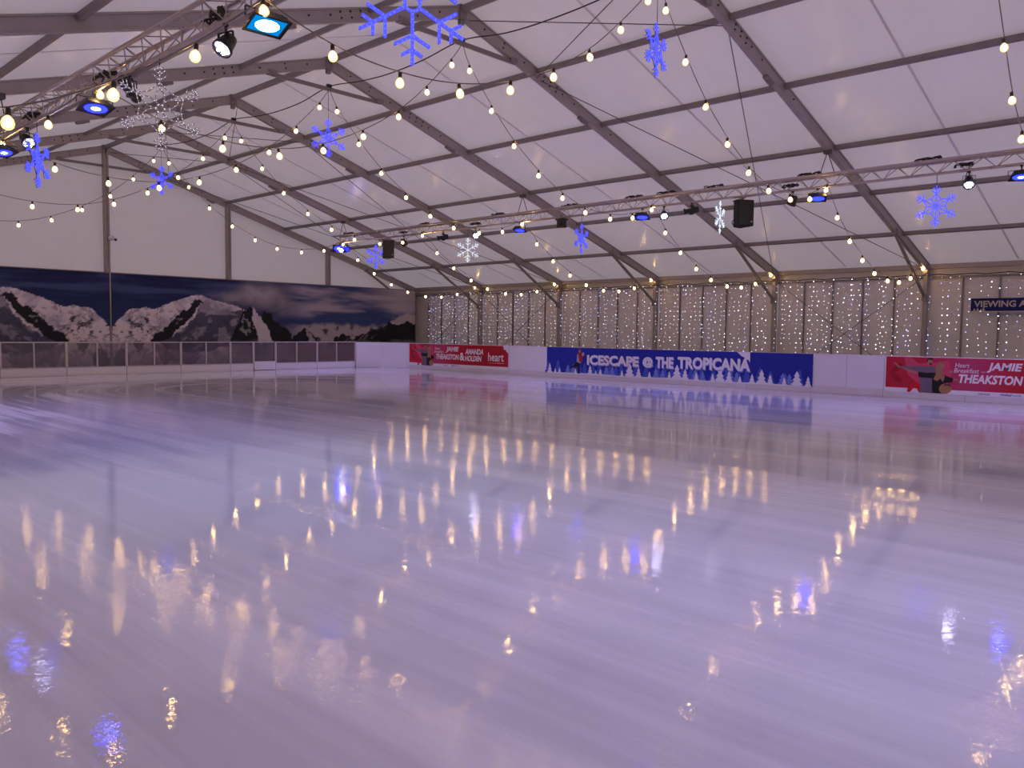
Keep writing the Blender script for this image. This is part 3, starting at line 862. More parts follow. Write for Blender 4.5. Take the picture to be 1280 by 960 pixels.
for (t_, a, b_, z0, z1) in (('ICESCAPE', 1.86, 4.02, 0.505, 0.845), ('@', 4.17, 4.58, 0.50, 0.84), ('THE', 4.68, 5.34, 0.50, 0.86), ('TROPICANA', 5.50, 7.98, 0.51, 0.885)):
    letter(bb, t_, LAV, a + 0.025, z0 - 0.03, b_ + 0.025, z1 - 0.03, -0.0095, 0.03)
    letter(bb, t_, WHITE, a, z0, b_, z1, -0.0105, 0.042)
# printed skater on the blue banner
h = MB(); h.poly([(1.40, 0.62), (1.43, 0.90), (1.55, 0.93), (1.68, 0.85), (1.66, 0.62), (1.58, 0.55)], -0.0095); h.obj('red_jacket', JACKR, bb)
h = MB(); h.poly([(1.40, 0.60), (1.42, 0.86), (1.48, 0.84), (1.52, 0.60), (1.62, 0.56), (1.50, 0.52)], -0.010); h.poly(ell(1.68, 0.86, 0.06, 0.07), -0.010); h.obj('grey_scarf', GREYP, bb)
h = MB(); h.poly([(1.42, 0.58), (1.56, 0.54), (1.54, 0.17), (1.46, 0.17), (1.45, 0.44), (1.26, 0.38), (1.13, 0.33), (1.13, 0.38), (1.28, 0.48)], -0.0102); h.obj('black_trousers', BDRESS, bb)
h = MB(); h.poly(ell(1.53, 0.975, 0.055, 0.065), -0.0104); h.obj('face', SKIN, bb)
h = MB(); h.poly([(1.47, 0.98), (1.48, 1.03), (1.53, 1.06), (1.58, 1.03), (1.59, 0.99), (1.53, 1.0)], -0.0106); h.obj('red_hat', JACKR, bb)

# viewing sign
sg = tag(empty('wall_sign', (15.12, -26.34, 0), -PI / 2), 'dark blue sign in front of the light curtain, white capitals', 'sign')
MB().box((1.0, 0.0, 2.575), (2.0, 0.03, 0.38)).obj('sign_board', flat('navy_sign', (0.010, 0.016, 0.14)), sg)
letter(sg, 'VIEWING AREA', flat('sign_lettering', (0.55, 0.48, 0.50)), 0.085, 2.50, 1.92, 2.69, -0.018, 0.03)
h = MB()
for k, (x, hh) in enumerate([(0.10, .08), (0.19, .10), (0.28, .07), (0.345, .14)]): tree(h, x, 2.385, hh, 0.1, -0.0185)
h.obj('white_fir_print', flat('sign_fir', (0.5, 0.45, 0.48)), sg)
h = MB(); h.box((1.0, 0.02, 2.365), (2.04, 0.06, 0.025)); h.box((0.2, 0.2, 2.55), (0.03, 0.38, 0.03)); h.box((1.8, 0.2, 2.55), (0.03, 0.38, 0.03)); h.obj('bracket', ALUL, sg)

# ---------------------------------------------------------------- curtain lights on the right wall
octv = [(1, 0, 0), (-1, 0, 0), (0, 1, 0), (0, -1, 0), (0, 0, 1), (0, 0, -1)]
octf = [(0, 2, 4), (2, 1, 4), (1, 3, 4), (3, 0, 4), (2, 0, 5), (1, 2, 5), (3, 1, 5), (0, 3, 5)]
def curtain(i, ya, yb, ns, dz, label, x=15.17):
    c = tag(empty('curtain_light', (x, -i * BAY, 0)), label, 'curtain light', 'light curtains on the side wall')
    w_, bl, st = MB(), MB(), MB()
    rr = random.Random(100 + i)
    for k in range(ns):
        y = ya + (yb - ya) * (k + 0.5) / ns + rr.uniform(-0.08, 0.08) + i * BAY
        off = rr.choice((0, 0, 0, 0, dz / 2)) + rr.uniform(-0.015, 0.015)
        blue = rr.random() < 0.16
        st.bar((0, y, 3.5), (0, y, 0.95), 0.004, 0.004, (1, 0, 0))
        z = 3.46 - off
        while z > 0.95:
            s = 0.0115 * rr.choice((0.6, 0.8, 1.0, 1.0, 1.5))
            if rr.random() > 0.22:
                p = Vector((rr.uniform(-0.02, 0.0), y + rr.uniform(-0.045, 0.045), z + rr.uniform(-0.03, 0.03)))
                (bl if blue or rr.random() < 0.1 else w_).add([p + Vector(v) * s for v in octv], octf)
            z -= dz
    w_.obj('white_led', LEDW, c, kind='stuff'); bl.obj('blue_led', LEDB, c, kind='stuff')
    hd = MB(); hd.tube([(0.05, 0, 3.53)] + [(0, ya + i * BAY + (yb - ya) * q / 14, 3.515 + 0.02 * math.sin(q * 2.1)) for q in range(15)] + [(0.05, -BAY, 3.53)], 0.014, 5); hd.obj('header_cable', CABLE, c)
cl = ['light curtain nearest the mountain backdrop, left edge of the lit wall', 'light curtain above the far red banner, second bay of the lit wall', 'light curtain above the left half of the blue banner',
      'light curtain above the right half of the blue banner', 'light curtain behind crossed wall cables, above the plain white panels', 'sparse light curtain around the viewing sign']
yr = [(-1.3, -4.9), (-5.1, -9.9), (-10.1, -14.9), (-15.1, -19.9), (-20.1, -24.9), (-25.1, -29.5)]
for i in range(6):
    curtain(i, yr[i][0], yr[i][1], [24, 26, 26, 26, 27, 17][i], [0.16, 0.165, 0.165, 0.165, 0.165, 0.2][i], cl[i])

# ---------------------------------------------------------------- bracing cables
def brace(y0, y1, name, label, segs):
    o = tag(empty('bracing_cable', (0, y0, 0)), label, 'cable', 'steel bracing cables of the tent')
    for a, b in segs:
        MB().tube([a, b], 0.011, 5).obj('steel_cable', STEEL, o)
def rp_(t, y, dz=-0.22): 
    x, z = roof(1, t, dz); return (x, y, z)
names = ['between the gable frame and the second frame', 'between the second and third frames', '', '', 'between the fifth and sixth frames']
for i in (0, 1, 4):
    y0 = -i * BAY
    A, B = (-0.1 if i == 0 else 0), -BAY
    brace(y0, 0, 'x', 'upper roof bracing cables crossed ' + names[i], [(rp_(0.01, A), rp_(T[0], B)), (rp_(T[0], A), rp_(0.01, B))])
    brace(y0, 0, 'x', 'lower roof bracing cables crossed ' + names[i], [(rp_(T[0], A), rp_(0.985, B)), (rp_(0.985, A), rp_(T[0], B))])
    brace(y0, 0, 'x', 'wall bracing cables crossed ' + names[i], [((15.3, A - 0.1, 3.45), (15.3, B + 0.1, -0.12)), ((15.3, A - 0.1, -0.12), (15.3, B + 0.1, 3.45))])

# ---------------------------------------------------------------- lighting trusses
TX, TZT, TZB = 7.45, 5.47, 5.20
def truss(sgn, y0, y1, hang, label):
    t = tag(empty('lighting_truss', (sgn * TX, y0, 0)), label, 'truss', 'lighting trusses along the rink')
    ln = y0 - y1
    nodes = [(-0.15, TZT), (0.15, TZT), (0.0, TZB)]
    for (a, z) in nodes:
        MB().tube([(a, 0, z), (a, -ln, z)], 0.032, 10).obj('chord', TRUSS, t, True)
    st = 0.29
    n = int(ln / st)
    faces = [(0, 2), (1, 2), (0, 1)]
    ms = {}
    for fi, (a, b) in enumerate(faces):
        for par in (0, 1):
            A = Vector((nodes[a][0], 0, nodes[a][1])); B = Vector((nodes[b][0], 0, nodes[b][1]))
            if par: A, B = B, A
            ms[fi, par] = MB().tube([A, B + Vector((0, -st, 0))], 0.0095, 5, cap=False).mesh('lacing_bar', TRUSS, True)
    for k in range(n):
        for fi in range(3):
            put('lacing_bar', ms[fi, k % 2], t, None, (0, -k * st, 0))
    k = 0.0
    while k <= ln + 0.01:
        for (a, z) in nodes: MB().tube([(a, -k + 0.05, z), (a, -k - 0.05, z)], 0.034, 8).obj('coupler', TRUSS, t, True)
        k += 3.0
    for y in hang:
        h = MB()
        zr = HR + (HE - HR) * TX / HW - RD - 0.02
        yl = y - y0
        h.tube([(-0.02 * sgn, yl, zr), (-0.06, yl + 0.16, TZT + 0.02)], 0.012, 5); h.tube([(-0.02 * sgn, yl, zr), (0.06, yl - 0.16, TZT + 0.02)], 0.012, 5)
        h.box((-0.02 * sgn, yl, zr), (0.14, 0.16, 0.10))
        h.obj('hanger', STEEL, t)
    return t
truss(1, -4.55, -37.3, (-5, -15, -25), 'long metal lighting truss hung in front of the light curtain wall')
truss(-1, -4.55, -37.3, (-5, -15, -25, -30), 'near metal lighting truss crossing the upper left of the picture')

# ---------------------------------------------------------------- lamps, speakers, bundles on the trusses
def aim_matrix(d):
    z = Vector(d).normalized()
    x = z.cross(Vector((0, 0, 1)))
    x = x.normalized() if x.length > 1e-4 else Vector((1, 0, 0))
    y = z.cross(x)
    return Matrix((x, y, z)).transposed().to_4x4()
def clamp_yoke(o, w, drop, d=None):
    c = MB()
    c.tube([(0, 0, 0), (0, 0, -0.07)], 0.014, 6)
    c.box((0, 0, 0.03), (0.05, 0.05, 0.075))
    c.obj('clamp', BLACK, o)
    dirh = Vector((d[0], d[1], 0)).normalized() if d is not None and Vector((d[0], d[1], 0)).length > 0.01 else Vector((1, 0, 0))
    sd = Vector((-dirh.y, dirh.x, 0)) * w / 2
    y = MB()
    top = Vector((0, 0, -0.07))
    for sgn in (1, -1):
        y.bar(top, top + sd * sgn, 0.03, 0.008); y.bar(top + sd * sgn, top + sd * sgn + Vector((0, 0, -drop)), 0.03, 0.008, sd)
    y.obj('yoke', BLACK, o)
    return Vector((0, 0, -0.07 - drop))
def spot(o, loc, d, col, power, size=2.2, rad=0.1):
    l = bpy.data.lights.new('lamp_beam', 'SPOT')
    l.energy = power; l.color = col; l.spot_size = size; l.spot_blend = 1.0; l.shadow_soft_size = rad
    q = bpy.data.objects.new('lamp_beam', l); COL.objects.link(q); q.parent = o
    q.location = loc
    q.rotation_euler = Vector(d).to_track_quat('-Z', 'Y').to_euler()
def beam(d):
    return Vector((d[0] * 0.12, d[1] * 0.12, -1)).normalized()
def par(sgn, y, d, label, cell, power, col, lit=True):
    o = tag(empty('stage_lamp', (sgn * TX, y, TZB - 0.05)), label, 'lamp', 'stage lamps on the trusses')
    d = Vector(d).normalized()
    c = clamp_yoke(o, 0.24, 0.14, d)
    mm = Matrix.Translation(c) @ aim_matrix(d)
    MB().lathe([(0.045, -0.14), (0.075, -0.125), (0.095, -0.04), (0.105, 0.05), (0.12, 0.06), (0.12, 0.10), (0.108, 0.10), (0.100, 0.085)], 20, mm).obj('body', BLACK, o, True)
    ln_ = MB()
    for k in range(7):
        a = k * PI / 3
        rr = 0.0 if k == 6 else 0.062
        ln_.lathe([(0.023, 0.088), (0.023, 0.094), (0.015, 0.099)], 10, mm @ Matrix.Translation((rr * math.cos(a), rr * math.sin(a), 0)))
    ln_.obj('led_cell', cell, o, kind='stuff')
    cbl = MB(); cbl.tube([c + d * -0.12, c + Vector((0.05, 0.06, 0.02)), c + Vector((0.06, 0.08, 0.14)), Vector((0.02, 0.03, 0.06))], 0.009, 5); cbl.obj('power_lead', CABLE, o, True)
    if power: spot(o, c + d * 0.13, beam(d), col, power, 2.1)
    return o
def flood(sgn, y, d, label, cell, power, col, w=0.40, cell2=None, square=False):
    o = tag(empty('flood_lamp', (sgn * TX, y, TZB - 0.05)), label, 'lamp', 'flood lamps on the trusses')
    d = Vector(d).normalized()
    c = clamp_yoke(o, w + 0.06, 0.10, (0, 1, 0) if abs(d.x) < abs(d.y) else (1, 0, 0))
    mm = Matrix.Translation(c) @ aim_matrix(d)
    b = MB()
    q = [(-w / 2, -0.15), (w / 2, -0.15), (w / 2, 0.15), (-w / 2, 0.15)]
    q2 = [(a * 0.72, e * 0.7) for a, e in q]
    vs = [mm @ Vector((a, e, 0.05)) for a, e in q] + [mm @ Vector((a, e, -0.05)) for a, e in q2] + [mm @ Vector((a * 1.04, e * 1.06, 0.065)) for a, e in q]
    b.add(vs, [(7, 6, 5, 4), (0, 1, 5, 4), (1, 2, 6, 5), (2, 3, 7, 6), (3, 0, 4, 7), (8, 9, 1, 0), (9, 10, 2, 1), (10, 11, 3, 2), (11, 8, 0, 3)])
    b.obj('housing', BLACK, o)
    b = MB(); b.add([mm @ Vector((a * 0.95, e * 0.92, 0.054)) for a, e in q], [(0, 1, 2, 3)]); b.obj('front_glass', BLACK, o)
    b = MB()
    if square: b.add([mm @ Vector((a * 0.84, e * 0.80, 0.058)) for a, e in q], [(0, 1, 2, 3)])
    else: b.add([mm @ Vector((w * 0.40 * math.cos(k * PI / 8), 0.115 * math.sin(k * PI / 8), 0.058)) for k in range(16)], [tuple(range(16))])
    b.obj('light_panel', cell, o)
    if cell2:
        b = MB(); b.add([mm @ Vector((w * (0.32 if square else 0.17) * math.cos(k * PI / 6), (0.10 if square else 0.045) * math.sin(k * PI / 6), 0.062)) for k in range(12)], [tuple(range(12))]); b.obj('led_cell', cell2, o)
    if power: spot(o, c + d * 0.09, beam(d), col, power, 2.1, 0.15)
    return o
BLC = (0.10, 0.12, 1.0); WLC = (0.50, 0.50, 1.0)
PW, PB = 250, 180
par(1, -4.85, (-0.55, -0.55, -0.55), 'white lamp close to the far end of the right truss, below the hanger', PARW, PW, WLC)
par(1, -5.25, (-0.5, -0.8, -0.42), 'round lamp with blue light right of the far truss end', PARB, PB, BLC)
par(1, -8.90, (0.5, 0.2, -0.6), 'dark unlit lamp right of the far small speaker', BLACK, 0, None)
par(1, -12.80, (-0.62, -0.62, -0.5), 'white lamp beside the hanging white snowflake on the right truss', PARW, PW, WLC)
par(1, -20.40, (-0.62, -0.50, -0.6), 'white lamp in the middle of the right truss, left of the big speaker', PARW, PW, WLC)
par(1, -24.15, (0.2, 0.5, -0.85), 'dark unlit lamp on the right truss, right of the big speaker', BLACK, 0, None)
par(1, -28.10, (-0.62, -0.2, -0.75), 'white lamp on the right truss, right of the near blue snowflake', PARW, PW, WLC)
flood(1, -4.72, (-0.55, -0.80, -0.25), 'blue flood at the very end of the far right truss', PARB, PB, BLC, 0.55, PARBC)
flood(1, -14.88, (-0.25, -0.1, -0.95), 'small blue flood over the fourth frame of the right truss', PARB, PB, BLC)
flood(1, -19.67, (-0.3, -0.12, -0.95), 'blue flood left of the middle white lamp, right truss', PARB, PB, BLC)
flood(1, -24.78, (-0.3, -0.15, -0.95), 'blue flood right of the unlit lamp near the truss hanger', PARB, PB, BLC)
flood(1, -29.08, (-0.3, -0.15, -0.95), 'blue flood at the right edge of the picture', PARB, PB, BLC, 0.42, PARBC)
par(-1, -23.96, (-0.6, -0.15, -0.75), 'big white lamp on the near left truss, left of the cyan flood', PARW, PW, WLC)
flood(-1, -24.88, (-0.02, -0.33, -0.94), 'cyan flood at the top of the picture on the near truss', PARC, PB, (0.2, 0.6, 1.0), 0.44, PARCW, True)
flood(-1, -19.85, (0.10, -0.35, -0.93), 'blue flood on the near left truss beside the long spotlight', PARB, PB, BLC, 0.46, PARBC)
par(-1, -16.60, (0.1, -0.75, -0.6), 'white lamp on the left truss above the left blue snowflake', PARW, PW, WLC)
flood(-1, -15.15, (0.2, -0.3, -0.93), 'blue flood at the left edge of the picture', PARB, PB, BLC, 0.42, PARBC)

par(1, -32.4, (-0.6, -0.2, -0.75), 'added white fill lamp on the right truss beyond the right picture edge, nearer one', PARW, PW, WLC)  # unseen lamps of this block are added to light the foreground ice
par(1, -36.2, (-0.6, -0.2, -0.75), 'added white fill lamp at the near end of the right truss, out of the picture', PARW, PW, WLC)
par(-1, -29.4, (0.3, -0.3, -0.8), 'added white fill lamp on the left truss above the camera, out of the picture', PARW, PW, WLC)  # left truss lamps, likewise added out of view as foreground fill
par(-1, -33.2, (0.3, -0.3, -0.8), 'added white fill lamp at the near end of the left truss, out of the picture', PARW, PW, WLC)

def scanner(sgn, y, label, rz, L_=0.34):
    o = tag(empty('effect_spotlight', (sgn * TX, y, TZB - 0.05)), label, 'spotlight', 'black effect spotlights on the trusses')
    c = clamp_yoke(o, 0.2, 0.10, (math.cos(rz), math.sin(rz), 0))
    mm = Matrix.Translation(c) @ Matrix.Rotation(rz, 4, 'Z') @ Matrix.Rotation(PI / 2 + 0.15, 4, 'Y')
    MB().lathe([(0.05, -L_ * 0.55), (0.085, -L_ * 0.5), (0.09, -0.05), (0.075, 0.0), (0.06, 0.02), (0.06, L_ * 0.5), (0.078, L_ * 0.55), (0.078, L_ * 0.66), (0.05, L_ * 0.66)], 14, mm).obj('barrel', BLACK, o, True)
    k = MB(); k.lathe([(0.05, 0.0), (0.06, 0.02), (0.05, 0.05)], 10, Matrix.Translation(c + Vector((0, 0, 0.09)))); k.box(c + Vector((0.02, 0.02, -0.09)), (0.08, 0.10, 0.05)); k.obj('knob', BLACK, o)
    return o
scanner(-1, -21.15, 'long black spotlight on the near left truss, behind two bulbs', 0.9, 0.50)
scanner(1, -11.12, 'small black spotlight left of the hanging white snowflake', 2.4)
scanner(1, -21.29, 'small black spotlight right of the middle white lamp', 2.2)
o = tag(empty('effect_spotlight', (TX, -16.65, TZB - 0.02)), 'square black spotlight left of the edge-on blue snowflake', 'spotlight', 'black effect spotlights on the trusses')
c = clamp_yoke(o, 0.2, 0.12)
MB().box(c, (0.2, 0.22, 0.22)).box(c + Vector((0, 0, 0.14)), (0.26, 0.30, 0.05)).obj('housing', BLACK, o)
MB().lathe([(0.07, 0), (0.07, 0.03), (0.05, 0.03)], 12, Matrix.Translation(c + Vector((-0.1, 0, 0))) @ Matrix.Rotation(-PI / 2, 4, 'Y')).obj('lens', BLACK, o)

def speaker(y, w, d, h, rz, label):
    o = tag(empty('loudspeaker', (TX, y, TZB - 0.04), rz), label, 'speaker', 'black loudspeakers under the right truss')
    b = MB()
    q = [(-w / 2, -d / 2), (w / 2, -d / 2), (w / 2, d * 0.1), (w * 0.33, d / 2), (-w * 0.33, d / 2), (-w / 2, d * 0.1)]
    n = len(q)
    b.add([(a, e, -0.08 - h) for a, e in q] + [(a, e, -0.08) for a, e in q], [tuple(range(n - 1, -1, -1)), tuple(range(n, 2 * n))] + [(i, (i + 1) % n, n + (i + 1) % n, n + i) for i in range(n)])
    b.box((0, 0, -0.075), (w * 0.96, d * 0.7, 0.02))
    ob = b.obj('cabinet', simple('textured_black_cabinet', (0.010, 0.010, 0.010), 0.7, 0, 0.3, 0.3, 60, 0.3), o)
    g_ = MB(); g_.box((0, -d / 2 - 0.006, -0.08 - h / 2), (w * 0.92, 0.012, h * 0.94)); g_.obj('grille', BLACK, o)
    g_ = MB(); g_.tube([(0, 0, 0.06), (0, 0, -0.08)], 0.03, 8); g_.box((0, 0, 0.0), (0.08, 0.22, 0.03)); g_.obj('bracket', ALU, o)
    g_ = MB(); g_.box((w * 0.36, -d / 2 - 0.014, -0.08 - h * 0.84), (0.035, 0.004, 0.03)); g_.obj('badge', ALUL, o)
    g_ = MB(); g_.tube([(-w * 0.5, 0.05, -0.08 - h * 0.75), (-w * 0.6, 0.05, -0.08 - h * 0.85), (-w * 0.45, 0.02, -0.1 - h), (-w * 0.1, 0.0, -0.12 - h), (w * 0.2, 0, -0.09 - h)], 0.012, 5); g_.obj('speaker_lead', CABLE, o, True)
face = math.atan2(-1.0, -0.85)
speaker(-22.79, 0.44, 0.40, 0.66, face + PI / 2 + 0.1, 'big black loudspeaker hung under the right truss near the white crystal snowflake')
speaker(-7.95, 0.42, 0.38, 0.66, face + PI / 2 + 0.1, 'far black loudspeaker overlapping a blue snowflake under the right truss')

def bundle(sgn, y, z, seed, label, scale=1.0):
    o = tag(empty('cable_bundle', (sgn * TX, y, z)), label, 'cable bundle', 'black cable bundles on the trusses')
    rr = random.Random(seed)
    for k in range(3):
        b = MB()
        ph = rr.uniform(0, 6)
        pts_ = []
        for q in range(26):
            a = q * 0.55
            pts_.append((0.07 * math.sin(a + ph) + rr.uniform(-0.01, 0.01), (q / 25 - 0.5) * 0.55 * scale + 0.10 * math.cos(a), 0.025 + 0.03 * (1 + math.sin(a * 1.7 + k))))
        b.tube(pts_, 0.014, 5); b.obj('cable_loop', CABLE, o, True)
bl = [(1, -5.4, 'black cable bundle on the far end of the right truss'), (1, -10.1, 'black cable bundle on the right truss above the unlit far lamp'), (1, -13.9, 'black cable bundle on the right truss beside the fourth frame hanger'),
      (1, -17.0, 'black cable bundle on the right truss over the square spotlight'), (1, -19.4, 'black cable bundle on the right truss over the middle blue flood'), (1, -20.5, 'black cable bundle on the right truss over the middle white lamp'),
      (1, -22.0, 'black cable bundle on the right truss over the big loudspeaker'), (1, -24.6, 'black cable bundle on the right truss below the near hanger'), (1, -27.3, 'black cable bundle on the right truss over the near blue snowflake')]
for k, (s_, y, l_) in enumerate(bl): bundle(s_, y, TZT + 0.02, k, l_, 0.9)
for k, (y, l_) in enumerate([(-23.75, 'black cable bundle inside the left truss over the big white lamp'), (-20.3, 'black cable bundle inside the left truss over the long spotlight'), (-16.9, 'black cable bundle inside the left truss over the left blue snowflake')]):
    bundle(-1, y, TZB + 0.08, 50 + k, l_, 0.8)
for k, (y, l_) in enumerate([(-12.8, 'black plug cluster on the truss over the white snowflake lamp'), (-8.9, 'black plug cluster inside the right truss over the far unlit lamp'), (-24.1, 'black plug cluster inside the right truss over the near unlit lamp'), (-28.0, 'black plug cluster inside the right truss over the near white lamp')]):
    bundle(1, y, TZB + 0.07, 70 + k, l_, 0.5)

# ---------------------------------------------------------------- festoon strings
TR = [(0.26, 7.30), (0.95, 6.58), (1.70, 5.93), (2.57, 5.38), (3.48, 4.96), (4.40, 4.71), (5.47, 4.66), (6.50, 4.80), (7.42, 5.13), (8.15, 4.55), (9.0, 4.04), (9.92, 3.62), (10.83, 3.33), (11.87, 3.18), (12.82, 3.19), (13.82, 3.36), (14.95, 3.72)]
F6L = [(0.29, 7.30), (1.06, 6.61), (1.87, 5.97), (2.74, 5.46), (3.68, 5.06), (4.66, 4.80), (5.68, 4.71), (6.67, 4.79), (7.55, 5.05), (8.32, 4.38), (9.13, 3.82), (10.02, 3.39), (11.0, 3.2), (12.0, 3.15), (13.0, 3.25), (14.0, 3.45), (15.0, 3.75)]
F7R = [(0.26, 7.30), (0.9, 6.55), (1.55, 5.86), (2.17, 5.23), (2.9, 4.78), (3.8, 4.55), (4.8, 4.5), (5.9, 4.6), (7.1, 4.95)] + TR[9:]
gb = MB(); gb.lathe([(0.012, 0.045), (0.026, 0.035), (0.046, 0.012), (0.056, -0.022), (0.052, -0.05), (0.034, -0.074), (0.010, -0.084)], 12); GM = gb.mesh('bulb', GLOBE, True)
hb = MB(); hb.lathe([(0.016, 0.11), (0.024, 0.10), (0.024, 0.045), (0.018, 0.04)], 8); HM = hb.mesh('holder', BLACK, True)
fb = MB(); fb.lathe([(0.008, 0.03), (0.03, 0.008), (0.036, -0.02), (0.03, -0.045), (0.008, -0.06)], 10); FM = fb.mesh('filament', FIL, True)
def smooth_path(P_, k=5):
    out = []
    for i in range(len(P_) - 1):
        p0, p1, p2, p3 = P_[max(i - 1, 0)], P_[i], P_[i + 1], P_[min(i + 2, len(P_) - 1)]
        for j in range(k):
            t = j / k
            out.append(0.5 * ((2 * p1) + (p2 - p0) * t + (2 * p0 - 5 * p1 + 4 * p2 - p3) * t * t + (3 * p1 - p0 - 3 * p2 + p3) * t ** 3))
    out.append(P_[-1])
    return out
def festoon(i, sgn, pts_, label):
    o = tag(empty('festoon_string', (0, -i * BAY, 0)), label, 'string lights', 'festoon strings of warm bulbs')
    dz = 0.115
    P1 = [Vector((0.02 * sgn, -0.05, 7.76))] + [Vector((sgn * x, 0, z + dz)) for x, z in pts_[:9]] + [Vector((sgn * TX * 1.005, 0, pts_[8][1] + 0.16))]
    P2 = [Vector((sgn * TX * 1.005, 0, pts_[8][1] + 0.16))] + [Vector((sgn * x, 0, z + dz)) for x, z in pts_[9:]] + [Vector((sgn * 15.2, 0, 3.92))]
    b = MB(); b.tube(smooth_path(P1), 0.0085, 5); b.tube(smooth_path(P2), 0.0085, 5); b.obj('cable', WIRE, o, True)
    rr = random.Random(i * 2 + sgn)
    for x, z in pts_:
        q = put('bulb', GM, o, None, (sgn * x, 0, z)); q.rotation_euler = (rr.uniform(-0.15, 0.15), rr.uniform(-0.15, 0.15), 0)
        put('filament', FM, q); put('holder', HM, q)
for i in range(1, 7):
    fr_ = 'under the ' + ORD[i] + ' tent frame'
    festoon(i, 1, F7R if i == 6 else TR, 'warm bulb string swagged to the right wall ' + fr_)
    festoon(i, -1, F6L if i in (5, 6) else TR, 'warm bulb string swagged to the left truss ' + fr_)

# ---------------------------------------------------------------- power cable slung between the collars
pc = tag(empty('power_cable', (0, 0, 0)), 'black power cable slung from collar to collar under the ridge', 'cable')
P_ = []
for i in range(1, 7):
    y = -i * BAY
    P_.append(Vector((0.03, y, 7.87)))
    if i < 6:
        P_ += [Vector((0.03, y - 1.3, 7.74 + random.uniform(-0.03, 0.03))), Vector((0.0, y - 2.5, 7.67)), Vector((0.03, y - 3.7, 7.74 + random.uniform(-0.03, 0.03)))]
MB().tube(smooth_path(P_, 6), 0.013, 6).obj('lead', CABLE, pc, True)
for i in range(1, 7): MB().box((0.02, -i * BAY, 7.88), (0.12, 0.09, 0.08)).obj('socket', BLACK, pc)

# ---------------------------------------------------------------- hanging snowflakes
def flake_paths(R, style):
    """list of polylines in the local x-z plane (centre at the origin)"""
    out = []
    def P(rad, ang): return Vector((rad * math.sin(ang), 0, rad * math.cos(ang)))
    for k in range(6):
        a = k * PI / 3
        if style == 'big':
            out.append([P(R * 0.13, a), P(R, a)])
            for br, bl_ in ((0.52, 0.34), (0.75, 0.20)):
                for sgn in (1, -1): out.append([P(R * br, a), P(R * br, a) + P(R * bl_, a + sgn * PI / 3)])
        elif style == 'petal':
            out.append([P(0.02, a), P(R, a)])
            for sgn in (1, -1):
                out.append([P(0.02, a), P(R * 0.30, a + sgn * PI / 6 * 0.9), P(R * 0.55, a)])
                for br, bl_ in ((0.60, 0.26), (0.72, 0.20), (0.84, 0.13)):
                    out.append([P(R * br, a), P(R * br, a) + P(R * bl_, a + sgn * PI / 3.6)])
        elif style == 'diamond':
            out.append([P(0.0, a), P(R, a)])
            m1 = P(R * 0.30, a); 
            for sgn in (1, -1):
                out.append([P(0.0, a), P(R * 0.40, a + sgn * PI / 6 * 0.98)])
                out.append([P(R * 0.40, a + sgn * PI / 6 * 0.98), P(R * 0.62, a)])
                for br, bl_ in ((0.62, 0.26), (0.78, 0.18)):
                    out.append([P(R * br, a), P(R * br, a) + P(R * bl_, a + sgn * PI / 3.2)])
        elif style == 'star':
            out.append([P(0.0, a), P(R, a)])
            for sgn in (1, -1):
                for br, bl_ in ((0.42, 0.26), (0.68, 0.24), (0.84, 0.12)):
                    out.append([P(R * br, a), P(R * br, a) + P(R * bl_, a + sgn * PI / 3.4)])
        else:                                   # 'loop'
            out.append([P(R * 0.45, a), P(R, a)])
            lp = []
            for q in range(9):
                t = q / 8 * 2 * PI
                lp.append(P(R * (0.26 - 0.20 * math.cos(t)), a) + P(R * 0.10 * math.sin(t), a + PI / 2))
            out.append(lp)
            for sgn in (1, -1):
                arc = [P(R * 0.60, a), P(R * 0.5, a + sgn * 0.25), P(R * 0.45, a + sgn * PI / 6)]
                out.append(arc)
                for br, bl_ in ((0.66, 0.2), (0.80, 0.18), (0.90, 0.12)):
                    out.append([P(R * br, a), P(R * br, a) + P(R * bl_, a + sgn * PI / 3.6)])
    if style == 'big':
        out.append([P(R * 0.13, q * PI / 8) for q in range(17)])
    return out
def snowflake(loc, R, rz, style, rope, rad, top, label, extra=0.0):
    o = tag(empty('snowflake_light', loc, rz), label, 'snowflake light', 'hanging snowflake lights')
    fl = flake_paths(R, style)
    b = MB(); d = MB()
    rr = random.Random(int(loc[1] * 10))
    dots = MB()
    for pl in fl:
        b.tube(pl, rad, 6)
        d.tube([p + Vector((0, 0.028, 0)) for p in pl], rad * 0.55, 4)
        for i in range(len(pl) - 1):
            L_ = (pl[i + 1] - pl[i]).length
            n = max(1, int(L_ / 0.045))
            for q in range(n):
                c_ = pl[i].lerp(pl[i + 1], (q + 0.5) / n) + Vector((0, -rad * 0.75, 0)) + Vector((rr.uniform(-.4, .4), 0, rr.uniform(-.4, .4))) * rad
                dots.add([c_ + Vector(v) * rad * 0.62 for v in octv], octf)
    b.obj('rope_light', rope, o, True)
    d.obj('wire_frame', STEEL if rope is ROPEB else ALUL, o)
    dots.obj('led', DOTB if rope is ROPEB else DOTW, o, kind='stuff')
    h = MB(); h.tube([(0, 0, R), (0, 0, top - loc[2])], 0.006, 4); h.obj('hanger_wire', CABLE, o)
    return o
DOTB = emit('blue_led_dot', (0.10, 0.11, 1.0), 2.2, False)
DOTW = emit('white_led_dot', (0.85, 0.92, 1.0), 2.6, False)
VC = lambda x, y: math.atan2(y - CAM.y, x - CAM.x) - PI / 2       # local +y points away from the camera
def flake(x, y, z, R, off, style, rope, rad, top, label):
    snowflake((x, y, z), R, VC(x, y) + off, style, rope, rad, top, label)
flake(0, -25.0, 6.53, 0.47, 1.12, 'diamond', ROPEB, 0.012, 7.8, 'blue snowflake turned nearly edge-on under the ridge, top centre of the picture')
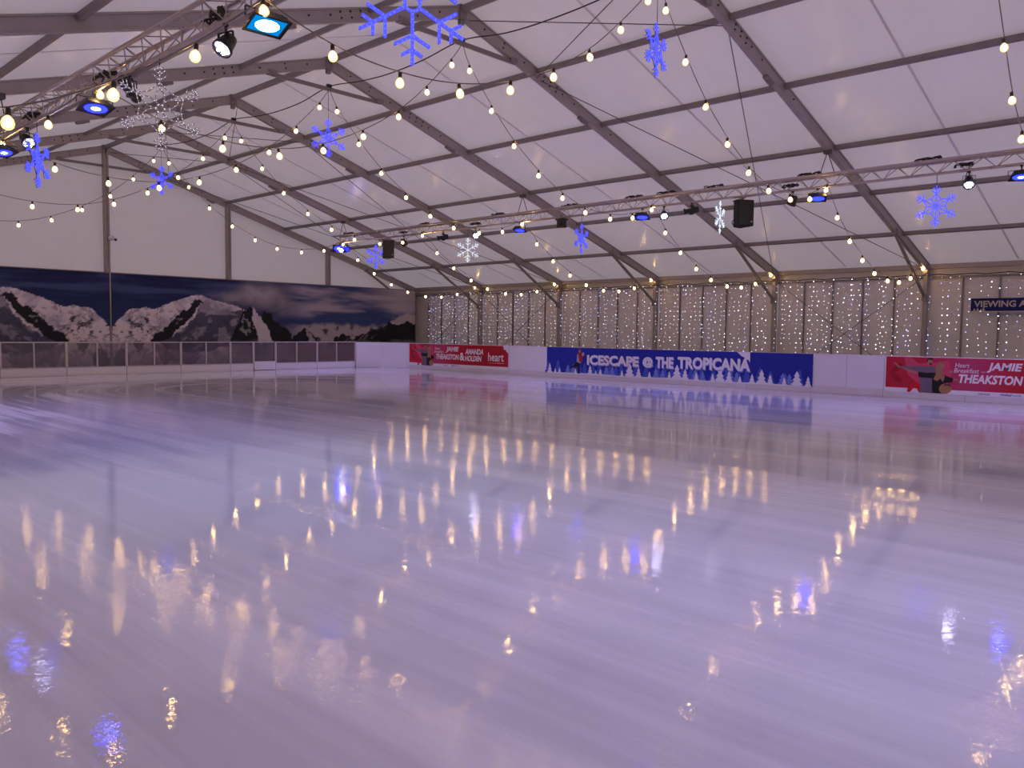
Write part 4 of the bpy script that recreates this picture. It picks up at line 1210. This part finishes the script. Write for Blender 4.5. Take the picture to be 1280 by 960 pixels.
flake(0, -15.0, 6.56, 0.50, 0.15, 'petal', ROPEB, 0.0105, 7.8, 'blue snowflake facing the camera under the fourth frame collar')
flake(0, -5.0, 6.66, 0.49, -0.55, 'petal', ROPEB, 0.0105, 7.8, 'far blue snowflake under the second frame, in front of the gable wall')
flake(TX, -7.17, 4.50, 0.47, 0.55, 'star', ROPEB, 0.016, TZB, 'blue snowflake partly behind the far loudspeaker')
flake(TX, -12.41, 4.44, 0.43, 0.1, 'star', ROPEW, 0.010, TZB, 'white lit snowflake hung from the far half of the right truss')
flake(TX, -17.46, 4.48, 0.46, 1.05, 'petal', ROPEB, 0.0115, TZB, 'blue snowflake nearly edge-on below the right truss, above the blue banner')
flake(TX, -22.15, 4.72, 0.44, 1.25, 'star', ROPEW, 0.010, TZB, 'white snowflake seen edge-on left of the big loudspeaker')
flake(TX, -27.46, 4.49, 0.46, 0.1, 'diamond', ROPEB, 0.0115, TZB, 'blue snowflake facing the camera near the right picture edge')
flake(-TX, -17.15, 4.52, 0.48, 1.12, 'petal', ROPEB, 0.0115, TZB, 'blue snowflake nearly edge-on at the left picture edge')
flake(-TX, -22.15, 4.52, 0.56, 0.1, 'loop', ROPEU, 0.009, TZB, 'unlit clear snowflake of looped wire under the left truss')
flake(-TX, -27.38, 4.516, 0.54, 0.15, 'big', ROPEB, 0.016, TZB, 'nearest big blue snowflake cut by the top picture edge')

# ---------------------------------------------------------------- security camera on the gable post
cc = tag(empty('security_camera', (0.10, -0.14, 5.06)), 'small white security camera on the middle gable post', 'camera')
MB().lathe([(0.08, 0), (0.11, 0.03), (0.11, 0.10), (0.07, 0.14)], 12, Matrix.Rotation(PI / 2, 4, 'X')).obj('housing', BOARD, cc, True)
MB().box((0, 0.05, 0), (0.10, 0.1, 0.05)).obj('bracket', BOARD, cc)
MB().lathe([(0.048, 0), (0.052, 0.03), (0.03, 0.055)], 10, Matrix.Translation((0.14, -0.1, -0.06)) @ Matrix.Rotation(PI / 2, 4, 'X')).obj('lens', BLACK, cc, True)
